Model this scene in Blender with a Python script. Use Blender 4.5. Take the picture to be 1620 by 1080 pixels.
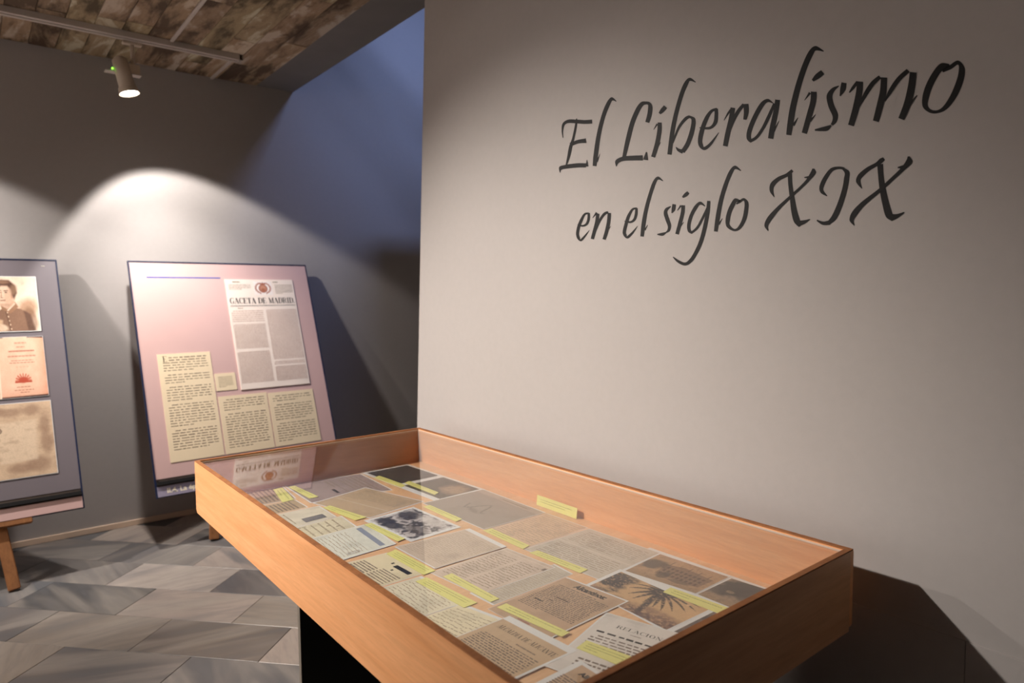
import bpy, bmesh, math, random
import numpy as np
from mathutils import Vector, Matrix

for o in list(bpy.data.objects): bpy.data.objects.remove(o, do_unlink=True)
S = bpy.context.scene
COL = S.collection
H = 1.5                      # camera height above the floor
SC = 1.2; XW = 1.716                    # face of the lettered wall
YB = 5.045                   # face of the back wall
ZC = H + 1.533               # ceiling height
R = math.radians

# ------------------------------------------------------------------ camera
cd = bpy.data.cameras.new('camera'); cam = bpy.data.objects.new('camera', cd); COL.objects.link(cam)
yaw, pitch, roll = 0.6757, -0.0665, -0.0089
fw = Vector((math.sin(yaw)*math.cos(pitch), math.cos(yaw)*math.cos(pitch), math.sin(pitch)))
rt = Vector((math.cos(yaw), -math.sin(yaw), 0)); up = rt.cross(fw)
rt, up = rt*math.cos(roll)+up*math.sin(roll), up*math.cos(roll)-rt*math.sin(roll)
M = Matrix((rt, up, -fw)).transposed().to_4x4(); M.translation = (0, 0, H)
cam.matrix_world = M
cd.sensor_width = 36; cd.lens = 36*1071.2/1620; cd.clip_start = .02
cd.dof.use_dof = True; cd.dof.focus_distance = 2.0; cd.dof.aperture_fstop = 2.8
S.camera = cam
S.view_settings.view_transform = 'Standard'; S.view_settings.look = 'None'
S.view_settings.gamma = 1; S.view_settings.use_curve_mapping = False
S.view_settings.exposure = 0.0

# ------------------------------------------------------------------ world
w = bpy.data.worlds.new('world'); S.world = w; w.use_nodes = True
w.node_tree.nodes['Background'].inputs[0].default_value = (.75, .85, 1, 1)
w.node_tree.nodes['Background'].inputs[1].default_value = 0.02

# ------------------------------------------------------------------ lights
def spot(name, loc, target, watts, half, blend, color, rad=.035):
    l = bpy.data.lights.new(name, 'SPOT'); l.energy = watts; l.color = color
    l.spot_size = 2*R(half); l.spot_blend = blend; l.shadow_soft_size = rad
    o = bpy.data.objects.new(name, l); COL.objects.link(o); o.location = loc
    d = (Vector(target)-Vector(loc)); o.rotation_euler = d.to_track_quat('-Z', 'Y').to_euler()
    return o
WARM = (1, .92, .85); NEUT = (1, .94, .90)
# [name, lens position, aim point, watts, half angle, blend]
LA = (0.79, 4.50, 1.18+H); LB = (-0.75, 4.50, 1.18+H); LC = (-1.18, 3.08, 1.45+H); LD = (-1.10, 4.80, 1.45+H)
SPOTS = [
 ('beam_a', LA, (0.79+.300, 4.5+.2256, 1.18+H-.9269), 92, 44.5, .18, NEUT),
 ('beam_a_core', LA, (1.15, 4.70, -.2+H), 120, 38, 1, NEUT),
 ('beam_b', LB, (-0.75+.30, 4.5+.22, 1.18+H-.92), 125, 46, .2, NEUT),
 ('beam_b_core', LB, (-.1, 4.80, -.3+H), 120, 38, 1, NEUT),
 ('beam_c', LC, (1.25, 2.15, .92), 740, 30.5, 1, WARM),
 ('beam_d', LD, (1.45, 1.60, 1.10), 185, 26, 1, WARM),
 ('fill_beam_e', (-2.6, 3.0, 1.45+H), (.5, 4.2, .0), 160, 34, 1, WARM),  # unseen spot added as fill across the floor
 ('fill_beam_f', (-2.2, 3.6, 1.45+H), (-2.4, 4.4, .3), 350, 50, .8, NEUT),  # another added spot, out of view, for bounce at the back left
 ('fill_beam_g', (-2.7, 4.2, 1.45+H), (-4.2, 3.9, 1.1), 640, 48, .8, NEUT),  # unseen spot added so the left wall bounces fill into the room
 ('fill_beam_h', (-2.7, 2.4, 1.45+H), (-4.2, 2.4, 1.1), 640, 48, .8, NEUT),  # second added wall wash, out of view, further forward
]
for n, loc, tgt, wt, hf, bl, colr in SPOTS: spot(n, loc, tgt, wt, hf, bl, colr)
# daylight falling through the open shaft beyond the lettered wall
al = bpy.data.lights.new('shaft_daylight', 'AREA'); al.shape = 'RECTANGLE'; al.size = .6; al.size_y = .16
al.energy = 11; al.color = (.36, .50, 1); al.spread = R(80)
ao = bpy.data.objects.new('shaft_daylight', al); COL.objects.link(ao); ao.location = (3.0, 3.2, 3.3+H)
ao.rotation_euler = (Vector((2.9, 5.0, 1.2+H))-ao.location).to_track_quat('-Z', 'Y').to_euler()
# weak unseen fill light added above and behind the viewer
hl = bpy.data.lights.new('hall_fill', 'AREA'); hl.shape = 'RECTANGLE'; hl.size = 2.5; hl.size_y = 1.5
hl.energy = .8; hl.color = (1, .93, .86)
ho = bpy.data.objects.new('hall_fill', hl); COL.objects.link(ho); ho.location = (-2.2, -1.2, ZC-.1)

# ------------------------------------------------------------------ material helpers
def lin(c):
    return tuple(((v/255)/12.92 if v/255 <= .04045 else ((v/255+.055)/1.055)**2.4) for v in c)
class NT:
    def __init__(s, name, rough=.6, spec=.3):
        s.m = bpy.data.materials.new(name); s.m.use_nodes = True; s.t = s.m.node_tree
        s.b = s.t.nodes['Principled BSDF']; s.b.inputs['Roughness'].default_value = rough
        s.b.inputs['Specular IOR Level'].default_value = spec
    def n(s, typ, **k):
        nd = s.t.nodes.new(typ)
        for a, v in k.items():
            if a in nd.inputs.keys(): nd.inputs[a].default_value = v
            else: setattr(nd, a, v)
        return nd
    def l(s, a, b): s.t.links.new(a, b)
    def ramp(s, src, stops):
        r = s.n('ShaderNodeValToRGB'); e = r.color_ramp.elements
        while len(e) < len(stops): e.new(.5)
        for i, (p, c) in enumerate(stops):
            e[i].position = p; e[i].color = (*c, 1) if len(c) == 3 else c
        s.l(src, r.inputs[0]); return r.outputs[0]
    def mix(s, f, a, b, mode='MIX'):
        m = s.n('ShaderNodeMix', data_type='RGBA', blend_type=mode)
        for i, v in ((0, f), (6, a), (7, b)):
            if isinstance(v, bpy.types.NodeSocket): s.l(v, m.inputs[i])
            else: m.inputs[i].default_value = (*v, 1) if isinstance(v, tuple) and len(v) == 3 else v
        return m.outputs[2]
    def noise(s, scale, detail=4, vec=None, rough=.55, dist=0):
        n = s.n('ShaderNodeTexNoise'); n.inputs['Scale'].default_value = scale
        n.inputs['Detail'].default_value = detail; n.inputs['Roughness'].default_value = rough
        n.inputs['Distortion'].default_value = dist
        if vec is not None: s.l(vec, n.inputs['Vector'])
        return n.outputs[0]
    def coord(s, kind='Object', scale=(1, 1, 1), rot=(0, 0, 0), rnd=False):
        c = s.n('ShaderNodeTexCoord').outputs[kind]
        m = s.n('ShaderNodeMapping'); m.inputs['Scale'].default_value = scale; m.inputs['Rotation'].default_value = rot
        s.l(c, m.inputs['Vector'])
        if rnd:
            i = s.n('ShaderNodeObjectInfo'); mu = s.n('ShaderNodeMath', operation='MULTIPLY'); mu.inputs[1].default_value = 57.
            s.l(i.outputs['Random'], mu.inputs[0]); cb = s.n('ShaderNodeCombineXYZ')
            s.l(mu.outputs[0], cb.inputs[0]); s.l(mu.outputs[0], cb.inputs[2]); s.l(cb.outputs[0], m.inputs['Location'])
        return m.outputs[0]
    def bump(s, h, strength=.2, dist=.002):
        b = s.n('ShaderNodeBump'); b.inputs['Strength'].default_value = strength; b.inputs['Distance'].default_value = dist
        s.l(h, b.inputs['Height']); s.l(b.outputs[0], s.b.inputs['Normal'])
    def base(s, c):
        if isinstance(c, tuple): s.b.inputs['Base Color'].default_value = (*c, 1)
        else: s.l(c, s.b.inputs['Base Color'])
        return s.m

def plain(name, rgb, rough=.6, spec=.3, metal=0, var=.08):
    t = NT(name, rough, spec); t.b.inputs['Metallic'].default_value = metal
    c = lin(rgb); f = t.noise(9, 3, t.coord())
    return t.base(t.mix(f, tuple(v*(1-var) for v in c), tuple(min(1, v*(1+var)) for v in c)))

def wall_mat():
    t = NT('painted_plaster', .75, .2)
    co = t.coord()
    f = t.noise(1.6, 5, co); f2 = t.noise(38, 4, co)
    c = t.mix(f, lin((170, 164, 161)), lin((177, 171, 167)))
    c = t.mix(t.ramp(f2, [(.35, (0, 0, 0)), (.75, (.12, .12, .12))]), c, lin((152, 147, 143)))
    t.bump(t.noise(22, 6, co, .7), .12, .003)
    return t.base(c)
M_WALL = wall_mat()
def soffit_mat():
    t = NT('painted_beam', .8, .2); f = t.noise(6, 4, t.coord())
    return t.base(t.mix(f, lin((112, 110, 110)), lin((126, 123, 122))))
M_SOFFIT = soffit_mat()

def plank_mat():
    t = NT('old_plank', .85, .15)
    co = t.coord('Object', (1, .12, 1), rnd=True); co2 = t.coord('Object', (1, .26, 1), rnd=True); co3 = t.coord('Object', (1, 1, 1), rnd=True)
    grain = t.noise(40, 6, co, .65, .6)
    patch = t.noise(6.5, 5, co2, .6, .3)
    c = t.mix(grain, lin((126, 104, 84)), lin((190, 166, 140)))
    c = t.mix(t.ramp(patch, [(.42, (.9, .9, .9)), (.52, (0, 0, 0))]), c, lin((88, 74, 64)))
    smear = t.noise(6.5, 6, co2, .62, .5)
    c = t.mix(t.ramp(smear, [(.54, (0, 0, 0)), (.62, (.7, .7, .7))]), c, lin((214, 202, 186)))
    knot = t.noise(7, 3, co3, .5)
    c = t.mix(t.ramp(knot, [(.27, (.7, .7, .7)), (.33, (0, 0, 0))]), c, lin((92, 72, 58)))
    i = t.n('ShaderNodeObjectInfo')
    c = t.mix(.85, c, i.outputs['Color'], 'MULTIPLY')
    t.bump(grain, .35, .003)
    return t.base(c)
M_PLANK = plank_mat()

def tile_mat():
    t = NT('veined_marble_tile', .34, .42)
    i = t.n('ShaderNodeObjectInfo')
    # vein direction differs from tile to tile
    tc = t.n('ShaderNodeTexCoord').outputs['Object']
    mu = t.n('ShaderNodeMath', operation='MULTIPLY'); mu.inputs[1].default_value = 40; t.l(i.outputs['Random'], mu.inputs[0])
    ro = t.n('ShaderNodeVectorRotate', rotation_type='Z_AXIS'); t.l(tc, ro.inputs['Vector']); t.l(mu.outputs[0], ro.inputs['Angle'])
    cb = t.n('ShaderNodeCombineXYZ'); t.l(mu.outputs[0], cb.inputs[0]); t.l(mu.outputs[0], cb.inputs[1])
    ad = t.n('ShaderNodeVectorMath', operation='ADD'); t.l(ro.outputs[0], ad.inputs[0]); t.l(cb.outputs[0], ad.inputs[1])
    mp = t.n('ShaderNodeMapping'); mp.inputs['Scale'].default_value = (1, .16, 1); t.l(ad.outputs[0], mp.inputs['Vector'])
    v1 = t.noise(6.5, 3, mp.outputs[0], .5, .5); v2 = t.noise(30, 5, mp.outputs[0], .6, .6); v3 = t.noise(4, 6, ad.outputs[0], .65)
    base = i.outputs['Color']
    c = t.mix(t.ramp(v1, [(.42, (0, 0, 0)), (.62, (.62, .62, .62))]), base, lin((168, 160, 152)))
    c = t.mix(t.ramp(v1, [(.30, (.7, .7, .7)), (.45, (0, 0, 0))]), c, lin((98, 101, 106)))
    c = t.mix(t.ramp(v2, [(.4, (.25, .25, .25)), (.55, (0, 0, 0))]), c, lin((104, 104, 108)))
    c = t.mix(t.ramp(v3, [(.3, (.25, .25, .25)), (.7, (0, 0, 0))]), c, lin((120, 112, 106)))
    c = t.mix(1., c, (.84, .83, .80), 'MULTIPLY')
    return t.base(c)
M_TILE = tile_mat()

def wood_mat(name, a, b, scale=(7, .45, 7), rough=.42, spec=.4):
    t = NT(name, rough, spec); co = t.coord('Object', scale)
    f = t.noise(3.2, 5, co, .55, .8); g = t.noise(22, 5, co, .65, .5)
    c = t.mix(t.ramp(f, [(.3, (0, 0, 0)), (.7, (1, 1, 1))]), lin(a), lin(b))
    c = t.mix(t.ramp(g, [(.35, (.35, .35, .35)), (.6, (0, 0, 0))]), c, tuple(v*.72 for v in lin(a)))
    t.bump(g, .06, .001)
    return t.base(c)
M_WOOD = wood_mat('beech_veneer', (224, 156, 102), (238, 176, 124))
M_WOODX = wood_mat('beech_veneer_crosswise', (206, 152, 108), (222, 170, 126), (.45, 7, 7))
M_LINER = wood_mat('pale_veneer_bottom', (228, 178, 132), (238, 192, 148), (.5, 6, 6), .55, .25)
M_EDGE = wood_mat('ply_edge', (132, 84, 52), (172, 114, 70), (4, 4, 60), .65, .2)
M_OLDWOOD = wood_mat('easel_wood', (128, 84, 52), (160, 108, 66), (8, 8, 1), .6, .3)
M_BLACK = plain('black_laminate', (30, 29, 29), .5, .3)
M_VINYL = plain('black_vinyl', (24, 22, 21), .6, .2, var=.02)
M_TRACK = plain('track_enamel', (196, 186, 178), .5)
M_LAMP = plain('lamp_enamel', (206, 190, 172), .45)
M_BASEB = plain('baseboard_wood', (226, 200, 176), .5, .35)
M_BLUE = plain('dark_blue_edge', (21, 32, 62), .5)
M_PINK = plain('dusty_pink_board', (200, 166, 160), .42, .4, var=.03)
M_MAUVE = plain('slate_purple_board', (112, 104, 108), .45, .4, var=.03)
M_CAPMAUVE = plain('grey_purple_caption', (150, 142, 160), .45, .4, var=.03)
M_INKBLUE = plain('blue_rule_ink', (54, 82, 158), .6)
M_INK = plain('black_ink', (34, 30, 28), .8, .1, var=.02)
M_INKSOFT = plain('grey_brown_ink', (118, 102, 90), .8, .1, var=.02)
M_INKFAINT = plain('faint_ink', (148, 132, 112), .8, .1, var=.02)
M_INKHAND = plain('pale_handwriting_ink', (172, 156, 134), .8, .1, var=.02)
M_INKLAB = plain('label_ink', (166, 166, 96), .8, .1, var=.02)
M_CREAMINK = plain('cream_lettering', (232, 220, 196), .6)
M_PAPER = plain('white_paper', (224, 222, 220), .75, .2, var=.02)
M_CREAM = plain('cream_sheet', (226, 206, 172), .7, .25, var=.03)
M_YELLOW = plain('yellow_card', (228, 222, 136), .7, .2, var=.03)
M_CHROME = plain('staple_metal', (190, 186, 170), .3, .5, 1)
def vc_mat():
    t = NT('flat_print', .7, .2); a = t.n('ShaderNodeVertexColor'); a.layer_name = 'Col'
    return t.base(a.outputs[0])
M_PRINT = vc_mat()
def glass_mat():
    t = NT('clear_glass'); t.t.nodes.remove(t.b)
    out = t.t.nodes['Material Output']
    lw = t.n('ShaderNodeLayerWeight'); lw.inputs['Blend'].default_value = .5
    p = t.n('ShaderNodeMath', operation='POWER'); p.inputs[1].default_value = 5; t.l(lw.outputs['Facing'], p.inputs[0])
    m = t.n('ShaderNodeMath', operation='MULTIPLY_ADD'); m.inputs[1].default_value = .95; m.inputs[2].default_value = .04; t.l(p.outputs[0], m.inputs[0])
    tr = t.n('ShaderNodeBsdfTransparent'); tr.inputs[0].default_value = (.955, .965, .96, 1)
    gl = t.n('ShaderNodeBsdfGlossy'); gl.inputs['Roughness'].default_value = .012
    mx = t.n('ShaderNodeMixShader'); t.l(m.outputs[0], mx.inputs[0]); t.l(tr.outputs[0], mx.inputs[1]); t.l(gl.outputs[0], mx.inputs[2])
    t.l(mx.outputs[0], out.inputs['Surface']); return t.m
M_GLASS = glass_mat()
def emit(name, rgb, s):
    t = NT(name); t.b.inputs['Emission Color'].default_value = (*rgb, 1); t.b.inputs['Emission Strength'].default_value = s
    return t.base(rgb)
M_LENS = emit('lit_lens', (1, .95, .88), 14)
M_LED = emit('green_led', (.25, 1, .05), 3)

# ------------------------------------------------------------------ mesh helpers
def obj(name, me, mat=None, parent=None, loc=None):
    o = bpy.data.objects.new(name, me); COL.objects.link(o)
    if mat:
        for m in (mat if isinstance(mat, (list, tuple)) else [mat]): me.materials.append(m)
    if parent: o.parent = parent
    if loc is not None: o.location = loc
    return o
def frombm(bm, name):
    me = bpy.data.meshes.new(name); bm.to_mesh(me); bm.free(); return me
def add_box(bm, lo, hi, bev=0, seg=2):
    r = bmesh.ops.create_cube(bm, size=1)
    vs = r['verts']
    for v in vs:
        v.co = Vector([lo[i] if v.co[i] < 0 else hi[i] for i in range(3)])
    if bev:
        es = {e for v in vs for e in v.link_edges}
        bmesh.ops.bevel(bm, geom=list(es), offset=bev, segments=seg, profile=.6, affect='EDGES')
def box(name, lo, hi, mat, parent=None, bev=0, loc=None):
    bm = bmesh.new(); add_box(bm, lo, hi, bev); return obj(name, frombm(bm, name), mat, parent, loc)
def polymesh(name, verts, faces):
    me = bpy.data.meshes.new(name); me.from_pydata([tuple(v) for v in verts], [], faces); me.update(); return me
def empty(name, label, cat, loc=(0, 0, 0), group=None):
    o = bpy.data.objects.new(name, None); COL.objects.link(o); o.location = loc; o.empty_display_size = .1
    tag(o, label, cat, group); return o
def tag(o, label, cat, group=None):
    o['label'] = label; o['category'] = cat
    if group: o['group'] = group
    return o
def struct(o): o['kind'] = 'structure'; return o
def add_tube(bm, a, b, ra, rb, n=24, caps=True):
    a, b = Vector(a), Vector(b); d = (b-a).normalized()
    x = d.orthogonal().normalized(); y = d.cross(x)
    A = [bm.verts.new(a+(x*math.cos(2*math.pi*i/n)+y*math.sin(2*math.pi*i/n))*ra) for i in range(n)]
    B = [bm.verts.new(b+(x*math.cos(2*math.pi*i/n)+y*math.sin(2*math.pi*i/n))*rb) for i in range(n)]
    for i in range(n):
        f = bm.faces.new((A[i], A[(i+1) % n], B[(i+1) % n], B[i])); f.smooth = True
    if caps: bm.faces.new(A[::-1]); bm.faces.new(B)
def prism(name, quad, z0, z1, mat, parent=None):
    """a sheet from four (x, y) corners"""
    n = len(quad)
    v = [(x, y, z0) for x, y in quad]+[(x, y, z1) for x, y in quad]
    f = [tuple(range(n))[::-1], tuple(range(n, 2*n))]+[(i, (i+1) % n, n+(i+1) % n, n+i) for i in range(n)]
    me = polymesh(name, v, f)
    bm = bmesh.new(); bm.from_mesh(me); bmesh.ops.recalc_face_normals(bm, faces=bm.faces); bm.to_mesh(me); bm.free()
    return obj(name, me, mat, parent)

# a flat surface frame: maps (u, v) in metres, v upward, plus a lift off the surface
class Frame:
    def __init__(s, o, a, b, n=None):
        s.o, s.a, s.b = Vector(o), Vector(a), Vector(b); s.n = (n and Vector(n)) or s.a.cross(s.b).normalized()
    def p(s, u, v, h=0): return s.o+s.a*u+s.b*v+s.n*h
class Quad:
    """bilinear frame on a sheet: u 0..1 left to right, v 0..1 bottom to top"""
    def __init__(s, tl, tr, br, bl, z):
        s.q = [Vector((*p, z)) for p in (tl, tr, br, bl)]
        s.w = (s.q[1]-s.q[0]).length; s.h = (s.q[3]-s.q[0]).length; s.n = Vector((0, 0, 1))
    def p(s, u, v, h=0):
        t = s.q[0].lerp(s.q[1], u); b = s.q[3].lerp(s.q[2], u)
        return b.lerp(t, v)+s.n*h
def flat(name, F, quads, mat, parent, h=.0004, stuff=True):
    """many flat rectangles (u0, v0, u1, v1) printed on frame F, as one part"""
    v = []; f = []
    for (u0, v0, u1, v1) in quads:
        k = len(v); v += [F.p(u0, v0, h), F.p(u1, v0, h), F.p(u1, v1, h), F.p(u0, v1, h)]; f.append((k, k+1, k+2, k+3))
    o = obj(name, polymesh(name, v, f), mat, parent)
    if stuff and len(quads) > 1: o['kind'] = 'stuff'
    return o
def sheet(name, F, u0, v0, u1, v1, mat, parent, t=.0015, h0=0):
    c = [(u0, v0), (u1, v0), (u1, v1), (u0, v1)]
    v = [F.p(a, b, h0) for a, b in c]+[F.p(a, b, h0+t) for a, b in c]
    f = [(3, 2, 1, 0), (4, 5, 6, 7)]+[(i, (i+1) % 4, 4+(i+1) % 4, 4+i) for i in range(4)]
    return obj(name, polymesh(name, v, f), mat, parent)
def dashes(u0, v0, u1, v1, lines, rng, thick=.42, words=(.05, .16), gap=.018, indent=.0, skip=0, last=True, jit=0):
    """rectangles standing for lines of small unreadable print"""
    out = []; lh = (v1-v0)/lines
    for i in range(lines):
        if skip and rng.random() < skip: continue
        y = v1-(i+.5)*lh; x = u0+(indent if i == 0 else 0)
        end = u1 if not (last and i == lines-1) else u0+(u1-u0)*rng.uniform(.25, .8)
        while x < end-.01*(u1-u0):
            wd = rng.uniform(*words)*(u1-u0); xe = min(end, x+wd)
            j = rng.uniform(-jit, jit)*lh; t = lh*thick*rng.uniform(.75, 1.1)/2
            out.append((x, y-t+j, xe, y+t+j)); x = xe+gap*(u1-u0)*rng.uniform(.6, 1.5)
    return out

# small painter for flat pictures
class Pic:
    def __init__(s, nx, ny, bg, seed=0):
        s.nx, s.ny = nx, ny; s.rs = np.random.RandomState(seed)
        s.U, s.V = np.meshgrid((np.arange(nx)+.5)/nx, (np.arange(ny)+.5)/ny)
        s.C = np.ones((ny, nx, 3))*np.array(lin(bg))
    def nz(s, fx, fy, octv=3):
        out = np.zeros((s.ny, s.nx)); amp = 1; tot = 0
        for k in range(octv):
            gx, gy = int(fx*2**k)+2, int(fy*2**k)+2
            g = s.rs.rand(gy+1, gx+1); x = s.U*(gx-1); y = s.V*(gy-1)
            xi, yi = x.astype(int), y.astype(int); a, b = x-xi, y-yi
            a = a*a*(3-2*a); b = b*b*(3-2*b)
            out += amp*((g[yi, xi]*(1-a)+g[yi, xi+1]*a)*(1-b)+(g[yi+1, xi]*(1-a)+g[yi+1, xi+1]*a)*b); tot += amp; amp *= .55
        return out/tot
    def blend(s, m, col):
        m = np.clip(m, 0, 1)[..., None]; s.C = s.C*(1-m)+np.array(lin(col))*m; return s
    def ell(s, cx, cy, rx, ry, col, rot=0, soft=.15, op=1, wob=0):
        c, n = math.cos(rot), math.sin(rot); x, y = s.U-cx, s.V-cy
        d = np.sqrt(((x*c+y*n)/rx)**2+((-x*n+y*c)/ry)**2)
        if wob: d = d+(s.nz(8, 8)-.5)*wob
        return s.blend(np.clip((1-d)/soft+.5, 0, 1)*op, col)
    def poly(s, pts, col, soft=.012, op=1):
        ins = np.zeros_like(s.U, bool); n = len(pts)
        dist = np.full_like(s.U, 9.)
        for i in range(n):
            (x1, y1), (x2, y2) = pts[i], pts[(i+1) % n]
            cr = ((y1 > s.V) != (y2 > s.V)) & (s.U < (x2-x1)*(s.V-y1)/((y2-y1) or 1e-9)+x1); ins ^= cr
            t = np.clip(((s.U-x1)*(x2-x1)+(s.V-y1)*(y2-y1))/((x2-x1)**2+(y2-y1)**2+1e-12), 0, 1)
            dist = np.minimum(dist, np.hypot(s.U-x1-t*(x2-x1), s.V-y1-t*(y2-y1)))
        sd = np.where(ins, dist, -dist); return s.blend(np.clip(sd/soft+.5, 0, 1)*op, col)
    def line(s, x1, y1, x2, y2, wd, col, op=1):
        t = np.clip(((s.U-x1)*(x2-x1)+(s.V-y1)*(y2-y1))/((x2-x1)**2+(y2-y1)**2+1e-12), 0, 1)
        d = np.hypot(s.U-x1-t*(x2-x1), s.V-y1-t*(y2-y1)); return s.blend(np.clip((wd-d)/(wd*.6)+.3, 0, 1)*op, col)
    def grain(s, a=.06):
        s.C = np.clip(s.C*(1+a*(s.rs.rand(s.ny, s.nx, 1)*2-1)), 0, 1); return s
    def put(s, name, F, u0, v0, u1, v1, parent, h=.0006):
        """v axis of the picture runs downward"""
        nx, ny = s.nx, s.ny
        P = [[F.p(u0+(u1-u0)*i/nx, v1-(v1-v0)*j/ny, h) for i in range(nx+1)] for j in range(ny+1)]
        v = [tuple(p) for r_ in P for p in r_]
        f = [(j*(nx+1)+i, (j+1)*(nx+1)+i, (j+1)*(nx+1)+i+1, j*(nx+1)+i+1) for j in range(ny) for i in range(nx)]
        me = bpy.data.meshes.new(name); me.from_pydata(v, [], f)
        at = me.color_attributes.new('Col', 'FLOAT_COLOR', 'CORNER')
        c = np.concatenate([s.C.reshape(-1, 3), np.ones((nx*ny, 1))], 1).repeat(4, 0).astype(np.float32)
        at.data.foreach_set('color', c.ravel()); me.update()
        return obj(name, me, M_PRINT, parent)

# letters: ribbons of varying width
def cr(p0, p1, p2, p3, t):
    return .5*((2*p1)+(-p0+p2)*t+(2*p0-5*p1+4*p2-p3)*t*t+(-p0+3*p1-3*p2+p3)*t**3)
def ribbon(bm, L, Rr, F3, h, sub=5):
    n = len(L)
    def s(P):
        out = []
        for i in range(n-1):
            a, b, c, d = P[max(i-1, 0)], P[i], P[i+1], P[min(i+2, n-1)]
            for k in range(sub): out.append(cr(a, b, c, d, k/sub))
        out.append(P[-1]); return out
    A = s([np.array(p, float) for p in L]); B = s([np.array(p, float) for p in Rr])
    va = [bm.verts.new(F3(*p, h)) for p in A]; vb = [bm.verts.new(F3(*p, h)) for p in B]
    for i in range(len(A)-1):
        bm.faces.new((va[i], vb[i], vb[i+1], va[i+1]))
SERIF = {  # strokes on a unit-high cell: (width, [ [(x, y, thickness)...] ... ]) y upward
 'G': (.80, [[(.70, .78, .05), (.62, .93, .05), (.42, .98, .06), (.2, .85, .12), (.12, .5, .17), (.2, .15, .12), (.42, .02, .06), (.60, .08, .05), (.66, .22, .05)], [(.64, .40, .14), (.64, .05, .14)], [(.48, .42, .04), (.80, .42, .04)], [(.70, 1, .04), (.70, .70, .05)]]),
 'A': (.80, [[(.40, 1, .05), (.12, 0, .05)], [(.38, 1, .16), (.66, 0, .17)], [(.22, .33, .045), (.56, .33, .045)], [(0, .02, .05), (.26, .02, .05)], [(.50, .02, .05), (.82, .02, .05)]]),
 'C': (.76, [[(.70, .72, .05), (.62, .92, .05), (.42, .98, .06), (.2, .85, .12), (.12, .5, .17), (.2, .15, .12), (.42, .02, .06), (.62, .08, .05), (.70, .28, .05)], [(.70, 1, .04), (.70, .68, .05)]]),
 'E': (.70, [[(.18, 0, .17), (.18, 1, .17)], [(0, .98, .045), (.64, .98, .045)], [(0, .02, .045), (.66, .02, .045)], [(.2, .5, .045), (.46, .5, .045)], [(.63, 1, .06), (.63, .74, .03)], [(.65, 0, .06), (.65, .28, .03)], [(.46, .62, .04), (.46, .38, .04)]]),
 'T': (.74, [[(.36, 0, .17), (.36, 1, .17)], [(.02, .98, .045), (.70, .98, .045)], [(.18, .02, .045), (.54, .02, .045)], [(.04, 1, .06), (.04, .72, .03)], [(.68, 1, .06), (.68, .72, .03)]]),
 'D': (.80, [[(.18, 0, .17), (.18, 1, .17)], [(0, .98, .045), (.40, .98, .045), (.62, .84, .12), (.68, .5, .17), (.62, .16, .12), (.40, .02, .045), (0, .02, .045)]]),
 'M': (1.0, [[(.16, 0, .045), (.16, 1, .045)], [(.16, 1, .16), (.46, .05, .16)], [(.46, .05, .05), (.76, 1, .05)], [(.80, 0, .17), (.80, 1, .17)], [(.02, .98, .045), (.2, .98, .045)], [(.76, .98, .045), (.96, .98, .045)], [(.04, .02, .045), (.28, .02, .045)], [(.64, .02, .045), (.96, .02, .045)]]),
 'R': (.82, [[(.18, 0, .17), (.18, 1, .17)], [(0, .98, .045), (.40, .98, .045), (.58, .88, .12), (.60, .74, .15), (.54, .58, .1), (.38, .51, .045), (.2, .51, .045)], [(.38, .5, .06), (.54, .38, .15), (.60, .12, .15), (.72, .02, .05), (.80, .08, .03)], [(0, .02, .045), (.36, .02, .045)]]),
 'I': (.44, [[(.20, 0, .17), (.20, 1, .17)], [(.02, .98, .045), (.38, .98, .045)], [(.02, .02, .045), (.38, .02, .045)]]),
 'L': (.68, [[(.18, 0, .17), (.18, 1, .17)], [(0, .98, .045), (.38, .98, .045)], [(0, .02, .045), (.62, .02, .045)], [(.61, 0, .06), (.61, .3, .03)]]),
 'N': (.84, [[(.16, 0, .05), (.16, 1, .05)], [(.14, 1, .16), (.64, 0, .17)], [(.66, 0, .05), (.66, 1, .05)], [(0, .98, .045), (.2, .98, .045)], [(.52, .98, .045), (.80, .98, .045)], [(.02, .02, .045), (.3, .02, .045)]]),
 'O': (.84, [[(.40, .98, .05), (.2, .86, .12), (.12, .5, .17), (.2, .14, .12), (.40, .02, .05), (.60, .14, .12), (.68, .5, .17), (.60, .86, .12), (.40, .98, .05)]]),
 '.': (.26, [[(.08, .08, .16), (.2, .08, .16)]]),
 ' ': (.40, []),
}
def serif_text(name, s, F, u0, v0, width, height, mat, parent, h=.0012, bold=1., aspect=None):
    tot = sum(SERIF[ch][0] for ch in s); kx = width/tot
    sx = getattr(F, 'w', 1); sy = getattr(F, 'h', 1)
    bm = bmesh.new(); x = u0
    for ch in s:
        wd, strokes = SERIF[ch]
        for st in strokes:
            P = np.array([(x*sx+p[0]*kx*sx, (v0+p[1]*height)*sy) for p in st]); W = np.array([p[2] for p in st])*height*sy*.75*bold
            T = np.gradient(P, axis=0) if len(P) > 2 else np.repeat(P[1:]-P[:1], 2, 0)
            T = T/np.maximum(np.linalg.norm(T, axis=1)[:, None], 1e-9); N = np.stack([-T[:, 1], T[:, 0]], 1)
            A = P+N*W[:, None]/2; B = P-N*W[:, None]/2
            A[:, 0] /= sx; B[:, 0] /= sx; A[:, 1] /= sy; B[:, 1] /= sy
            ribbon(bm, A, B, F.p, h, 4 if len(P) > 2 else 1)
        x += wd*kx
    return obj(name, frombm(bm, name), mat, parent)
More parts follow.
